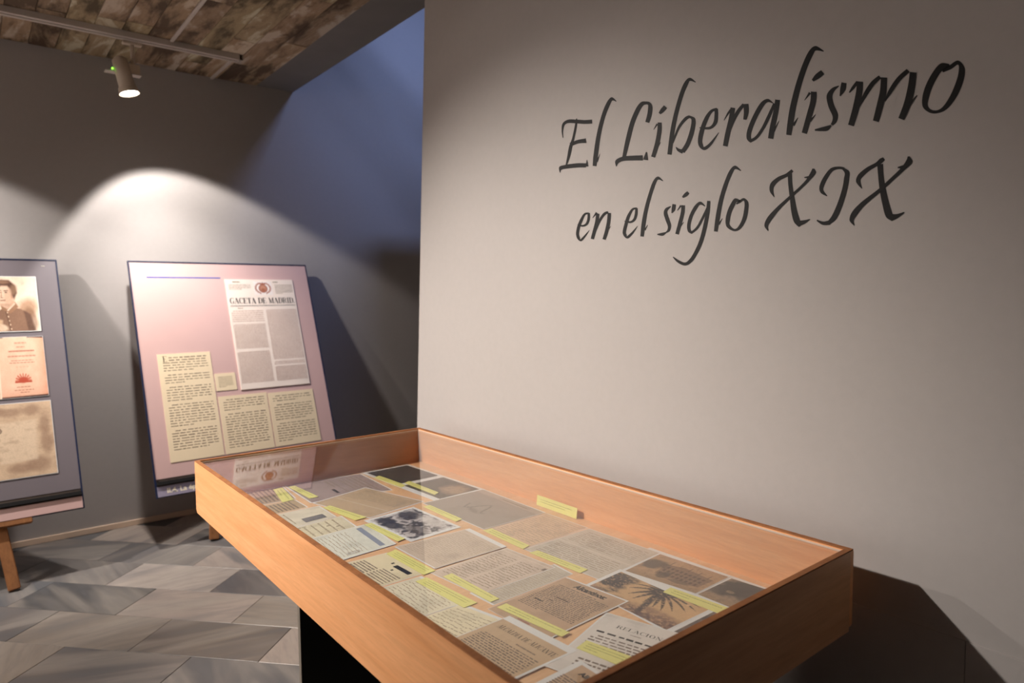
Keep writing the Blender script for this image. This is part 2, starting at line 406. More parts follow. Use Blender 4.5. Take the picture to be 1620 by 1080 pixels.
def font_text(name, s, F, u0, v0, width, height, mat, parent, h=.0012, bold=.03, shear=0., squeeze=None):
    c = bpy.data.curves.new(name, 'FONT'); c.body = s; c.size = 1; c.offset = bold; c.shear = shear; c.resolution_u = 4
    o = bpy.data.objects.new(name, c); COL.objects.link(o); bpy.context.view_layer.update()
    me = bpy.data.meshes.new_from_object(o.evaluated_get(bpy.context.evaluated_depsgraph_get())); bpy.data.objects.remove(o, do_unlink=True)
    xs = [v.co.x for v in me.vertices]; x0, x1 = min(xs), max(xs)
    for v in me.vertices:
        v.co = F.p(u0+(v.co.x-x0)/(x1-x0)*width, v0+v.co.y/.73*height, h)
    me.materials.clear(); me.name = name
    return obj(name, me, mat, parent)

DATA = {"L":[["E",[[15292,19771,15259,19767,15340,19992,15266,19975,15301,20200,15196,20135,15058,20269,15028,20160,14660,20188,14667,20076,14351,20112,14352,19999,14052,20067,14042,19948],[14663,20217,14710,20230,14668,20019,14762,20049,14781,19656,14882,19692,14875,19423,15016,19472,14965,19164,15091,19205,15108,18928,15171,18949],[14994,19568,14936,19455,14645,19597,14607,19485,14306,19577,14284,19440],[15427,18758,15394,18752,15445,18937,15341,18833,15084,18949,15056,18824,14633,18915,14623,18788,14297,18860,14297,18741],[14312,18770,14197,18754,14269,18953,14246,18949]]],["l",[[13121,20359,13107,20373,13256,20421,13294,20522,13347,20329,13487,20411,13528,20041,13680,20107,13704,19560,13870,19614,13814,19003,13999,19051,13877,18711,14033,18748],[13896,18850,13827,18819,13739,19049,13725,19043]]],["L",[[12894,18820,12761,18776,12775,19260,12611,19201,12606,19710,12448,19639,12403,20025,12258,19936,12231,20148,12139,20045,12086,20136,12060,20045],[12151,20145,12155,20072,11953,20093,12002,20031,11842,19954,11986,19973,11860,19747,12010,19800,11945,19543,12080,19599],[13124,18591,13097,18584,13144,18759,13028,18666,12880,18821,12843,18696,12494,18784,12485,18653,12164,18740,12160,18601],[12154,18623,11976,18578,12053,18809,12015,18799]]],["i",[[11807,19344,11793,19335,11703,19485,11650,19449],[11535,19474,11664,19502,11531,19252,11678,19294,11610,18924,11755,18977,11745,18607,11878,18659],[11748,18831,11690,18792,11565,18980,11554,18973],[11630,19740,11573,19691,11561,19825,11459,19734,11461,19894,11361,19803]]],["b",[[10490,20232,10480,20245,10650,20311,10657,20390,10706,20252,10815,20329,10843,20017,10969,20081,11011,19572,11142,19625,11120,19130,11261,19174,11207,18592,11344,18629],[11195,18900,11151,18878,11027,19253,10955,19209,10821,19445,10750,19376,10680,19478,10636,19405],[10667,19473,10706,19431,10488,19349,10602,19350,10513,19056,10644,19106,10646,18749,10771,18817,10808,18574,10920,18651],[10872,18566,10826,18654,11019,18656,10971,18707,11078,18760,11060,18769]]],["e",[[10361,19123,10364,19101,10199,19092,10197,19037,10044,19086,10003,19020,9957,19180,9854,19124,9934,19338,9829,19311,9939,19479,9839,19460],[9844,19418,9870,19486,9989,19410,10041,19473,10097,19281,10198,19345,10211,19040,10337,19096,10274,18793,10406,18824,10249,18668,10355,18640,10218,18622,10194,18539,10062,18690,10002,18635,9811,18893,9800,18884]]],["r",[[9673,19152,9659,19143,9569,19316,9522,19279,9474,19401,9417,19346],[9366,19369,9491,19414,9410,19106,9540,19155,9492,18794,9627,18845,9561,18513,9688,18557],[9538,18797,9513,18786,9481,19058,9401,19015,9335,19296,9254,19235,9169,19433,9104,19372],[9022,19391,9154,19414,9012,19202,9134,19234,9066,19033,9148,19063]]],["a",[[8404,19260,8396,19273,8527,19317,8537,19394,8625,19259,8715,19340,8800,19011,8908,19079,8923,18748,9040,18800,8938,18602,9053,18610,8904,18544,8978,18512],[8999,18563,8955,18493,8826,18620,8772,18562,8672,18795,8603,18746,8541,19017,8465,18970,8398,19270,8344,19237],[8235,19297,8351,19339,8273,19037,8394,19084,8344,18723,8470,18770,8385,18474,8512,18516],[8407,18654,8358,18622,8255,18851,8247,18846]]],["l",[[7269,20075,7263,20090,7432,20144,7445,20243,7489,20087,7593,20175,7616,19844,7736,19919,7746,19482,7876,19548,7854,19062,7993,19120,7907,18739,8049,18787,7953,18473,8076,18512],[7942,18703,7888,18661,7814,18830,7804,18822]]],["i",[[7672,19169,7660,19159,7572,19319,7522,19273],[7401,19280,7531,19318,7409,19077,7537,19128,7487,18803,7610,18861,7601,18437,7716,18490],[7556,18717,7512,18674,7420,18815,7411,18806],[7513,19561,7475,19512,7431,19652,7352,19546,7314,19707,7244,19608]]],["s",[[6922,19281,6932,19298,7015,19208,7078,19279,7059,19109,7184,19154,7022,18933,7145,18925,6934,18715,7055,18715,6958,18563,7051,18613,7042,18504,7085,18544],[7061,18500,7079,18529,7143,18421,7182,18523,7292,18438,7305,18515,7423,18472,7427,18504],[6775,19307,6877,19351,6796,19169,6901,19224,6890,19070,6910,19083]]],["m",[[6722,19111,6704,19093,6665,19207,6613,19156,6574,19306,6523,19255],[6441,19253,6563,19293,6450,19025,6580,19075,6507,18715,6639,18777,6604,18402,6722,18459],[6522,18758,6505,18746,6429,19013,6358,18956,6289,19209,6218,19134,6139,19302,6088,19233],[5984,19219,6101,19255,5988,18954,6111,19000,6037,18687,6162,18746,6119,18390,6231,18443],[6020,18776,6005,18763,5946,18973,5880,18916,5796,19176,5732,19105,5626,19294,5573,19221],[5452,19178,5571,19222,5470,18916,5595,18970,5537,18590,5660,18657,5646,18328,5752,18394],[5587,18622,5542,18574,5434,18757,5423,18746]]],["o",[[4892,19152,4900,19194,4975,19115,5033,19244,5048,19062,5142,19158,5160,18861,5270,18940,5221,18665,5335,18717,5237,18525,5325,18512,5174,18430,5196,18374,5066,18400,5049,18340,4965,18462,4905,18388,4851,18654,4755,18576,4767,18892,4659,18831,4742,19062,4645,19051,4763,19143,4757,19218,4861,19092,4898,19168,4999,19066,5019,19110]]],["e",[[14662,17129,14671,17107,14459,17088,14455,17035,14322,17128,14244,17070,14257,17249,14145,17223,14241,17420,14144,17408],[14169,17375,14183,17427,14323,17368,14382,17422,14442,17210,14555,17259,14547,17022,14677,17058,14592,16833,14727,16842,14553,16717,14657,16685,14536,16676,14497,16614,14362,16788,14305,16750,14167,16919,14154,16911]]],["n",[[14044,17261,14025,17249,13904,17415,13829,17365],[13760,17345,13894,17370,13797,17103,13937,17135,13889,16851,14029,16889,13982,16629,14114,16665],[13934,16843,13904,16833,13810,17143,13725,17106,13612,17349,13533,17287,13439,17391,13397,17326],[13308,17321,13437,17342,13335,17064,13471,17091,13420,16786,13554,16822,13521,16582,13639,16618],[13519,16821,13471,16789,13321,16956,13309,16948]]],["e",[[12809,17062,12814,17041,12607,17033,12596,16978,12492,17085,12413,17033,12441,17213,12338,17188,12422,17367,12330,17353],[12347,17325,12363,17379,12487,17318,12540,17367,12604,17150,12709,17196,12686,16947,12806,16981,12749,16744,12873,16758,12718,16662,12809,16624,12708,16633,12666,16566,12521,16746,12467,16706,12341,16883,12330,16876]]],["l",[[11480,17959,11470,17971,11631,18023,11647,18107,11706,17943,11815,17998,11848,17629,11971,17673,11976,17254,12110,17290,12055,16895,12199,16924,12115,16571,12239,16591],[12108,16760,12054,16733,11989,16881,11977,16875]]],["s",[[11208,17274,11223,17294,11311,17195,11390,17256,11329,17131,11452,17138,11270,16975,11393,16956,11205,16797,11319,16796,11245,16659,11325,16695,11347,16613,11379,16644],[11355,16616,11370,16641,11471,16550,11495,16632,11656,16585,11658,16613],[11059,17314,11171,17340,11086,17173,11196,17207,11175,17103,11199,17114]]],["i",[[11022,17161,11006,17150,10926,17290,10873,17253],[10779,17263,10890,17281,10791,17066,10907,17094,10871,16804,10986,16839,10964,16540,11073,16572],[10950,16759,10905,16724,10813,16849,10803,16841],[10869,17491,10836,17454,10792,17563,10720,17486,10707,17606,10645,17544]]],["g",[[10180,17166,10167,17182,10308,17227,10312,17305,10391,17163,10477,17226,10524,16978,10625,17022,10598,16760,10706,16781,10587,16624,10681,16598,10517,16575,10559,16526],[10593,16582,10546,16535,10427,16692,10367,16649,10277,16907,10211,16873,10134,17146,10084,17122],[10026,17285,10117,17302,10038,17043,10147,17067,10108,16687,10222,16718,10228,16303,10340,16343,10403,15994,10503,16045,10572,15808,10648,15877,10771,15743,10772,15823,10991,15830,10947,15888,11146,15973,11128,15988]]],["l",[[9197,17884,9185,17900,9338,17951,9349,18035,9408,17877,9504,17936,9541,17605,9651,17652,9662,17249,9782,17288,9741,16859,9870,16889,9807,16520,9914,16542],[9805,16710,9754,16679,9683,16835,9673,16828]]],["o",[[9199,17182,9195,17211,9295,17175,9342,17270,9335,17113,9441,17175,9428,16945,9543,16990,9471,16763,9592,16782,9467,16654,9552,16612,9346,16552,9354,16499,9243,16600,9177,16541,9140,16778,9035,16735,9091,17007,8981,16984,9086,17135,8991,17148,9113,17187,9104,17249,9186,17151,9225,17209,9293,17121,9312,17148]]],["X",[[8342,17179,8327,17183,8449,17328,8359,17329,8434,17494,8331,17426,8273,17609,8215,17526,8084,17658,8042,17585,8000,17702,7948,17634,7934,17738,7889,17685],[7923,17644,8025,17654,7908,17402,8005,17406,7858,17137,7968,17135,7789,16826,7923,16814,7720,16617,7857,16582,7696,16479,7740,16461],[7780,16601,7744,16474,7628,16599,7598,16521,7495,16614,7486,16596],[8476,16433,8461,16437,8566,16564,8474,16547,8491,16744,8392,16673,8265,16951,8199,16888,7999,17145,7953,17094,7750,17328,7704,17278,7586,17475,7529,17423,7485,17631,7384,17571,7463,17680,7419,17676],[7638,17528,7637,17509,7523,17537,7521,17472]]],["I",[[7131,17053,7120,17065,7267,17142,7200,17176,7299,17281,7206,17249,7215,17467,7133,17408,7062,17630,7014,17561,6880,17637,6875,17582,6770,17599,6781,17544],[6794,17602,6824,17574,6677,17508,6768,17486,6672,17361,6779,17389,6706,17136,6812,17176,6793,16826,6905,16879,6918,16556,7020,16630,7080,16446,7131,16500],[7041,16447,7054,16548,7206,16459,7195,16531,7346,16560,7334,16584]]],["X",[[6418,17121,6406,17125,6533,17276,6442,17276,6491,17417,6411,17344,6329,17534,6277,17455,6158,17604,6115,17533,6083,17666,6026,17582,6017,17687,5979,17629],[6014,17557,6126,17568,5998,17343,6105,17347,5950,17064,6068,17058,5876,16762,6003,16743,5810,16552,5934,16510,5792,16439,5825,16419],[5859,16560,5821,16411,5734,16545,5705,16467,5601,16573,5591,16553],[6553,16390,6541,16395,6645,16508,6556,16496,6592,16680,6492,16602,6405,16861,6339,16783,6084,17077,6037,17015,5844,17278,5796,17219,5672,17434,5617,17370,5583,17564,5478,17498,5566,17626,5532,17627],[5742,17453,5740,17431,5640,17477,5631,17396]]]],"Y":[[[1.0973,2.1207],[1.1077,1.9537],[1.0832,1.94],[1.072,2.1095]],[[1.1423,1.9905],[1.1455,1.8109],[1.1224,1.7987],[1.118,1.9802]],[[1.0534,1.7159],[1.0547,1.5474],[1.0275,1.5387],[1.0308,1.715]],[[1.0722,1.4334],[1.0691,1.2713],[1.0406,1.2618],[1.0443,1.4342]],[[1.0632,1.2319],[1.0743,1.0709],[1.0468,1.0684],[1.0378,1.2343]],[[0.8426,1.6814],[0.8525,1.5123],[0.8273,1.5069],[0.82,1.6801]],[[0.7978,1.4635],[0.8033,1.2888],[0.7702,1.2866],[0.7666,1.4544]],[[0.8242,1.2527],[0.8277,1.082],[0.8049,1.082],[0.7993,1.2509]],[[0.7692,1.2716],[0.7823,1.0971],[0.7485,1.0959],[0.7389,1.2684]],[[0.8227,1.0523],[0.8392,0.8835],[0.8172,0.8821],[0.7976,1.0513]],[[0.8433,0.8441],[0.8647,0.7508],[0.8262,0.7477],[0.8107,0.8367]],[[1.14,0.8885],[1.1522,0.752],[1.117,0.7498],[1.1103,0.885]],[[0.8203,1.9061],[0.855,1.7346],[0.8179,1.7303],[0.7954,1.8991]],[[0.8204,2.1896],[0.8318,2.0196],[0.8028,2.0178],[0.7986,2.1884]],[[0.7809,2.1937],[0.7599,2.037],[0.7228,2.0345],[0.7494,2.1915]]]}

# ================================================================== STRUCTURE
struct(box('floor', (-4.2, -4.2, -.12), (4.6, YB+.3, -.003), plain('floor_screed', (92, 90, 90), .8)))
FLOOR = bpy.data.objects['floor']
rng = random.Random(5)
# tiles 0.60 x 0.295 laid on the diagonal in half bond
nv = Vector((.740, .673, 0)).normalized(); dv = Vector((nv.y, -nv.x, 0))
TONE = dict(dark=(64, 66, 70), light=(170, 156, 148), pale=(184, 172, 164), tan=(146, 135, 125), mid=(104, 100, 100), brown=(108, 99, 93), blue=(92, 94, 99), purple=(90, 86, 89))
special = {(0, 0): 'dark', (0, 1): 'light', (0, 2): 'tan', (1, 0): 'pale', (1, 1): 'purple', (1, -1): 'mid', (-1, 1): 'brown', (-1, 0): 'tan', (-1, 2): 'light',
           (-2, 1): 'mid', (-2, 2): 'blue', (-2, 0): 'tan', (2, 0): 'mid', (2, 1): 'light', (2, -1): 'mid', (-1, -1): 'mid', (-2, -1): 'blue', (0, -1): 'blue', (3, 0): 'mid', (3, 1): 'brown', (-3, 1): 'brown', (-3, 2): 'mid'}
bm = bmesh.new(); add_box(bm, (-.299, -.1462, -.010), (.299, .1462, 0), .0012, 1)
tile_me = frombm(bm, 'tile'); tile_me.materials.append(M_TILE)
cands = []
for r_ in range(-24, 12):
    for k in range(-14, 14):
        cn = 2.805+.295/2+r_*.295; ct = -2.975+.3+.6*k+(.3 if r_ % 2 else 0)
        p = nv*cn+dv*ct
        if not (-4.1 < p.x < 4.5 and -4.1 < p.y < YB-.02): continue
        cands.append((r_, k, p))
# tiles near the viewer's field are individual; whole tiles only, the cut ones lie under the baseboard
def want(p): return -1.7 < p.x < 3.2 and .7 < p.y < YB+.3
ang = math.atan2(dv.y, dv.x)
near = [c for c in cands if want(c[2])][:290]
nearset = {(c[0], c[1]) for c in near}
for r_, k, p in near:
    o = bpy.data.objects.new('tile', tile_me); COL.objects.link(o); o.parent = FLOOR
    o.location = (p.x, p.y, rng.uniform(-.0006, .0002)); o.rotation_euler = (0, 0, ang)
    kk = k if r_ % 2 == 0 else k+0
    nm = special.get((r_, k)) or rng.choice(['mid', 'brown', 'blue', 'tan', 'light', 'purple', 'mid', 'brown', 'dark'])
    o.color = (*lin(TONE[nm]), 1)
rest = [c for c in cands if (c[0], c[1]) not in nearset]
V_, F_ = [], []
for r_, k, p in rest:
    b = len(V_)
    for sx, sy in ((-1, -1), (1, -1), (1, 1), (-1, 1)):
        q = p+dv*(.299*sx)+nv*(.1462*sy)*-1; V_.append((q.x, q.y, 0))
    F_.append((b, b+3, b+2, b+1))
fr = obj('tiles_far_side', polymesh('tiles', V_, F_), M_TILE, FLOOR); fr.name = 'tile_field'; fr['kind'] = 'stuff'; fr.color = (*lin(TONE['mid']), 1)

struct(box('wall_back', (-4.2, YB, -.1), (4.6, YB+.2, 5.2), M_WALL))
struct(box('wall_left', (-4.4, -4.4, -.1), (-4.2, YB+.2, ZC+.2), M_WALL))
struct(box('wall_rear', (-4.2, -4.4, -.1), (4.8, -4.2, ZC+.2), M_SOFFIT))
struct(box('baseboard_back', (-4.2, YB-.012, 0), (4.6, YB, .036), M_BASEB, bev=.002))
# lettered wall: its free end leans a little; lower dado stands 4 mm proud
zt = ZC
def yend(z): return SC*(2.4185+(2.3027-2.4185)*((z-H)/SC+.542)/1.684)
v = []
for x in (XW, 1.97):
    for (y, z) in ((-4.2, -.1), (yend(-.1), -.1), (yend(zt), zt), (-4.2, zt)): v.append((x, y, z))
f = [(0, 3, 2, 1), (4, 5, 6, 7), (0, 1, 5, 4), (1, 2, 6, 5), (2, 3, 7, 6), (3, 0, 4, 7)]
me = polymesh('wall_right', v, f); struct(obj('wall_right', me, M_WALL))
box('dado_panel', (XW-.003, .43*SC, 0), (XW, yend(.4)-.02, H-.652*SC), M_WALL, bpy.data.objects['wall_right'], bev=.001)
box('dado_panel', (XW-.004, -4.2, 0), (XW, .429*SC, H-.652*SC), M_WALL, bpy.data.objects['wall_right'], bev=.001)
# space beyond: shaft
struct(box('wall_shaft_side', (4.6, -4.2, -.1), (4.8, YB+.2, 5.2), M_WALL)).name = 'wall_far_right'
struct(box('wall_shaft_front', (1.97, 1.2, ZC+.25), (4.6, 1.4, 5.2), M_WALL)).name = 'wall_shaft'
struct(box('trim_1', (2.70, 1.4, H+1.45), (4.6, 4.30, H+1.60), M_SOFFIT))     # unseen slab added behind the lettered wall to cut off the daylight
for i_, (p, q) in enumerate([[[2.743, 4.123, 4.082], [3.043, 4.123, 3.869]], [[2.724, 4.122, 3.874], [3.037, 4.123, 3.554]]]):                                         # unseen bars added high in the shaft to band the daylight
    bm = bmesh.new(); p, q = Vector(p), Vector(q); d_ = (q-p)*.7; add_tube(bm, p-d_, q+d_, .02, .02, 8)
    struct(obj('trim_%d' % (i_+3), frombm(bm, 'shadow_bar'), M_SOFFIT))
# ceiling: bearing slab, boards below, grey flat beam along the opening
CE = struct(box('ceiling', (-4.2, -4.2, ZC+.02), (1.70, YB, ZC+.25), plain('ceiling_backing', (58, 48, 40), .9)))
struct(box('trim_2', (1.698, -4.2, ZC), (1.968, YB, ZC+.25), M_SOFFIT))
struct(box('ceiling_shaft', (1.7, 1.2, 5.0), (4.6, YB+.2, 5.2), M_WALL))
struct(box('ceiling_right', (1.97, -4.2, ZC), (4.6, 1.2, ZC+.25), M_WALL))
pw = .1345; plank_meshes = {}
for i in range(0, 30):
    x1 = 1.698-i*pw; x0 = x1-pw+.003
    y = YB-rng.uniform(.25, 1.3); ye = YB
    while ye > -.4:
        ys = max(y, -.5); L = round(ye-ys-.004, 2)
        key = L
        if key not in plank_meshes:
            bm = bmesh.new(); add_box(bm, (-pw/2+.0015, -L/2, 0), (pw/2-.0015, L/2, .022), .0015, 1)
            m_ = frombm(bm, 'plank'); m_.materials.append(M_PLANK); plank_meshes[key] = m_
        o = bpy.data.objects.new('plank', plank_meshes[key]); COL.objects.link(o); o.parent = CE
        o.location = ((x0+x1)/2, (ye+ys)/2, ZC-.002+rng.uniform(-.001, .0015))
        g = rng.uniform(.78, 1.15); wv = rng.uniform(-.05, .05); o.color = (min(1, g*(1+wv)), g, min(1, g*(1-wv)), 1)
        ye = ys; y = ye-rng.uniform(1.2, 2.2)

# ================================================================== LETTERING ON THE WALL
LET = DATA['L']
ins = empty('wall_inscription', 'black brush-script vinyl lettering on the pale grey wall reading El Liberalismo en el siglo XIX', 'wall lettering', (XW, 1.44, 2.04))
for nm, strokes in LET:
    bm = bmesh.new()
    for si, st in enumerate(strokes):
        a = np.array(st).reshape(-1, 4)/1e4; a = a*SC; a[:, 1::2] -= H*(SC-1); hh = .0004+.00015*si
        ribbon(bm, a[:, :2], a[:, 2:], lambda y, z, h: Vector((XW-h, y, z))-Vector((XW, 1.44, 2.04)), hh, 5)
    bmesh.ops.recalc_face_normals(bm, faces=bm.faces)
    obj('letter', frombm(bm, 'letter'), M_VINYL, ins)

# ================================================================== TRACK, CONDUITS, SPOTLIGHTS
bm = bmesh.new()
add_box(bm, (-4.0, -.034, 0), (1.425, -.010, .034), .002); add_box(bm, (-4.0, .010, 0), (1.425, .034, .034), .002)
add_box(bm, (-4.0, -.012, .014), (1.425, .012, .034)); add_box(bm, (1.405, -.034, 0), (1.43, .034, .034), .002)
tr = obj('lighting_track', frombm(bm, 'lighting_track'), M_TRACK, None, (0, 4.50, ZC-.036))
tag(tr, 'long white lighting track screwed under the boarded ceiling', 'lighting track')
tag(box('cable_conduit', (1.385, 4.535, ZC-.014), (1.403, YB-.001, ZC-.002), M_TRACK, bev=.002), 'short white cable conduit from the track end to the back wall', 'conduit')
tag(box('cable_conduit', (1.008, 1.8, ZC-.014), (1.026, 4.464, ZC-.002), M_TRACK, bev=.002), 'long white cable conduit crossing the boards in front of the track', 'conduit')

def make_spot(lens, aim, tz, led, label):
    lens = Vector(lens); d = (Vector(aim)-lens).normalized()
    root = empty('track_spotlight', label, 'spotlight', lens)
    def rel(p): return Vector(p)-lens
    top = lens-d*.20
    bm = bmesh.new(); add_tube(bm, rel(lens-d*.02), rel(lens-d*.19), .044, .040); add_tube(bm, rel(lens-d*.19), rel(lens-d*.205), .040, .026); obj('lamp_body', frombm(bm, 'lamp_body'), M_LAMP, root)
    bm = bmesh.new(); add_tube(bm, rel(lens+d*.004), rel(lens-d*.03), .053, .050, 32, False); add_tube(bm, rel(lens-d*.03), rel(lens-d*.032), .050, .040, 32); obj('front_ring', frombm(bm, 'front_ring'), M_LAMP, root)
    bm = bmesh.new(); add_tube(bm, rel(lens-d*.008), rel(lens-d*.012), .046, .046, 32); obj('lens', frombm(bm, 'lens'), M_LENS, root)
    # driver box hung level below the track, at right angles to the stem
    bx = Vector((lens.x-.012, lens.y+.045, lens.z+.115))
    bm = bmesh.new(); add_box(bm, rel(bx+Vector((-.10, -.03, 0))), rel(bx+Vector((.085, .03, .006))), .002); obj('base_plate', frombm(bm, 'base_plate'), M_TRACK, root)
    bm = bmesh.new(); add_box(bm, rel(bx+Vector((0.0, -.024, .006))), rel(bx+Vector((.078, .024, .062))), .004)
    db = obj('driver_box', frombm(bm, 'driver_box'), M_LAMP, root)
    bm = bmesh.new(); add_box(bm, rel(bx+Vector((-.045, -.03, .04))), rel(bx+Vector((.0, .02, .085))), .006); obj('swivel_block', frombm(bm, 'swivel_block'), M_LAMP, root)
    bm = bmesh.new(); add_tube(bm, rel((bx.x+.045, bx.y, bx.z+.06)), rel((bx.x+.045, bx.y, tz)), .011, .011, 16); add_box(bm, rel((bx.x-.005, bx.y-.02, tz-.014)), rel((bx.x+.095, bx.y+.02, tz)), .003)
    obj('track_adapter', frombm(bm, 'track_adapter'), M_LAMP, root)
    if led:
        bm = bmesh.new(); bmesh.ops.create_uvsphere(bm, u_segments=10, v_segments=6, radius=.006)
        obj('indicator_light', frombm(bm, 'indicator_light'), M_LED, root, rel((lens.x-.078, lens.y+.01, lens.z+.128)))
    return root
labs = ['white cylindrical track spotlight with lit lens and green indicator on the ceiling track', 'white track spotlight left of the picture edge above the portrait board']
VD = Vector((.20, -.12, -.97)).normalized()
for i, loc in enumerate((LA, LB)):
    make_spot(Vector(loc)-VD*.012, Vector(loc)+VD, ZC-.037, i == 0, labs[i])

# ================================================================== DISPLAY BOARDS ON EASELS
def board(pose, name, label, base_mat, cap_mat, ledge_mat, right_origin=False):
    x, y, z, yw, tl, rl, w, h = pose
    a = Vector((math.cos(yw), math.sin(yw), 0)); n0 = Vector((math.sin(yw), -math.cos(yw), 0))
    b = Vector((0, 0, 1))*math.cos(tl)-n0*math.sin(tl); n = a.cross(b)
    O = Vector((x, y, z+H)); 
    if right_origin: O = O-a*w
    root = empty(name, label, 'display board', O)
    F = Frame((0, 0, 0), a, b, n)
    def slab(nm, u0, v0, u1, v1, h0, h1, mat):
        return sheet(nm, F, u0, v0, u1, v1, mat, root, h1-h0, h0)
    slab('board', .008, .112, w-.008, h-.008, -.012, 0, base_mat)
    # dark edge strips
    for (u0, v0, u1, v1) in ((0, 0, .008, h), (w-.008, 0, w, h), (.008, h-.008, w-.008, h), (.008, 0, w-.008, .004)):
        slab('edge_strip', u0, v0, u1, v1, -.014, .003, M_BLUE)
    slab('ledge', .008, .074, w-.008, .094, -.012, .022, M_BLACK)
    slab('backing_strip', .008, .06, w-.008, .112, -.02, -.006, ledge_mat)
    cap = slab('caption_board', .008, .004, w-.008, .066, -.006, .010, cap_mat)
    return root, F, w, h, a, b, n, O
pB = (0.82582, 4.44760, -1.19073, 0.02894, 0.33914, 0.00025, 1.19435, 1.5275)
pA = (0.45452, 4.39992, -1.15756, 0.03143, 0.39790, 0.00178, 1.2, 1.52382)
M_LEDGE = plain('taupe_strip', (128, 116, 108), .7)
rB, FB, wB, hB, aB, bB, nB, OB = board(pB, 'display_board', 'dusty pink leaning display board with old newspaper page and cream text columns', M_PINK, M_CAPMAUVE, M_LEDGE)
rA, FA, wA, hA, aA, bA, nA, OA = board(pA, 'display_board', 'slate purple leaning display board with portrait, red title page and old map', M_MAUVE, M_PINK, M_LEDGE, True)

def easel(name, F, w, O, a, b, n, label, xl, xr):
    root = empty(name, label, 'easel', (O.x, O.y, 0))
    def rel(p): return p-Vector((O.x, O.y, 0))
    def beam(nm, p, q, wd, th, up_):
        d = (q-p).normalized(); s = d.cross(up_).normalized()*wd/2; t = s.cross(d).normalized()*th/2
        v = [rel(c) for c in (p-s-t, p+s-t, p+s+t, p-s+t, q-s-t, q+s-t, q+s+t, q-s+t)]
        me = polymesh(nm, v, [(3, 2, 1, 0), (4, 5, 6, 7), (0, 1, 5, 4), (1, 2, 6, 5), (2, 3, 7, 6), (3, 0, 4, 7)])
        bm = bmesh.new(); bm.from_mesh(me); bmesh.ops.bevel(bm, geom=list(bm.edges), offset=.004, segments=2, affect='EDGES'); bmesh.ops.recalc_face_normals(bm, faces=bm.faces); bm.to_mesh(me); bm.free()
        return obj(nm, me, M_OLDWOOD, root)
    for xx, sgn in ((xl, -1), (xr, 1)):
        foot = O+F.p(0, 0, -.034); tt = -foot.z/b.z; foot = foot+b*tt+a*((xx-foot.x-b.x*tt)/a.x); foot.z = .003
        # legs run up just behind the board
        topv = 1.30; tp = O+F.p(w/2+sgn*.07, topv, -.034)
        d = (tp-foot); foot = foot
        beam('front_leg', foot+d.normalized()*.004, tp, .055, .032, n)
    tp = O+F.p(w/2, 1.16, -.075); beam('rear_leg', tp, Vector((tp.x, YB-.06, .006)), .045, .03, n)
    for vv, hw in ((.35, .24), (1.22, .12)):
        beam('crossbar', O+F.p(w/2-hw, vv, -.075), O+F.p(w/2+hw, vv, -.075), .045, .02, n)
    beam('tray', O+F.p(w/2-.36, -.012, -.012), O+F.p(w/2+.36, -.012, -.012), .03, .045, b.cross(a))
    return root
YFOOT = 4.345
easel('easel', FB, wB, OB, aB, bB, nB, 'brown wooden easel behind the display case carrying the pink board', 1.125, 1.74)
YFOOT = 4.40
easel('easel', FA, wA, OA, aA, bA, nA, 'brown wooden easel at the left edge carrying the slate purple board', -.58, .118)

rng = random.Random(11)
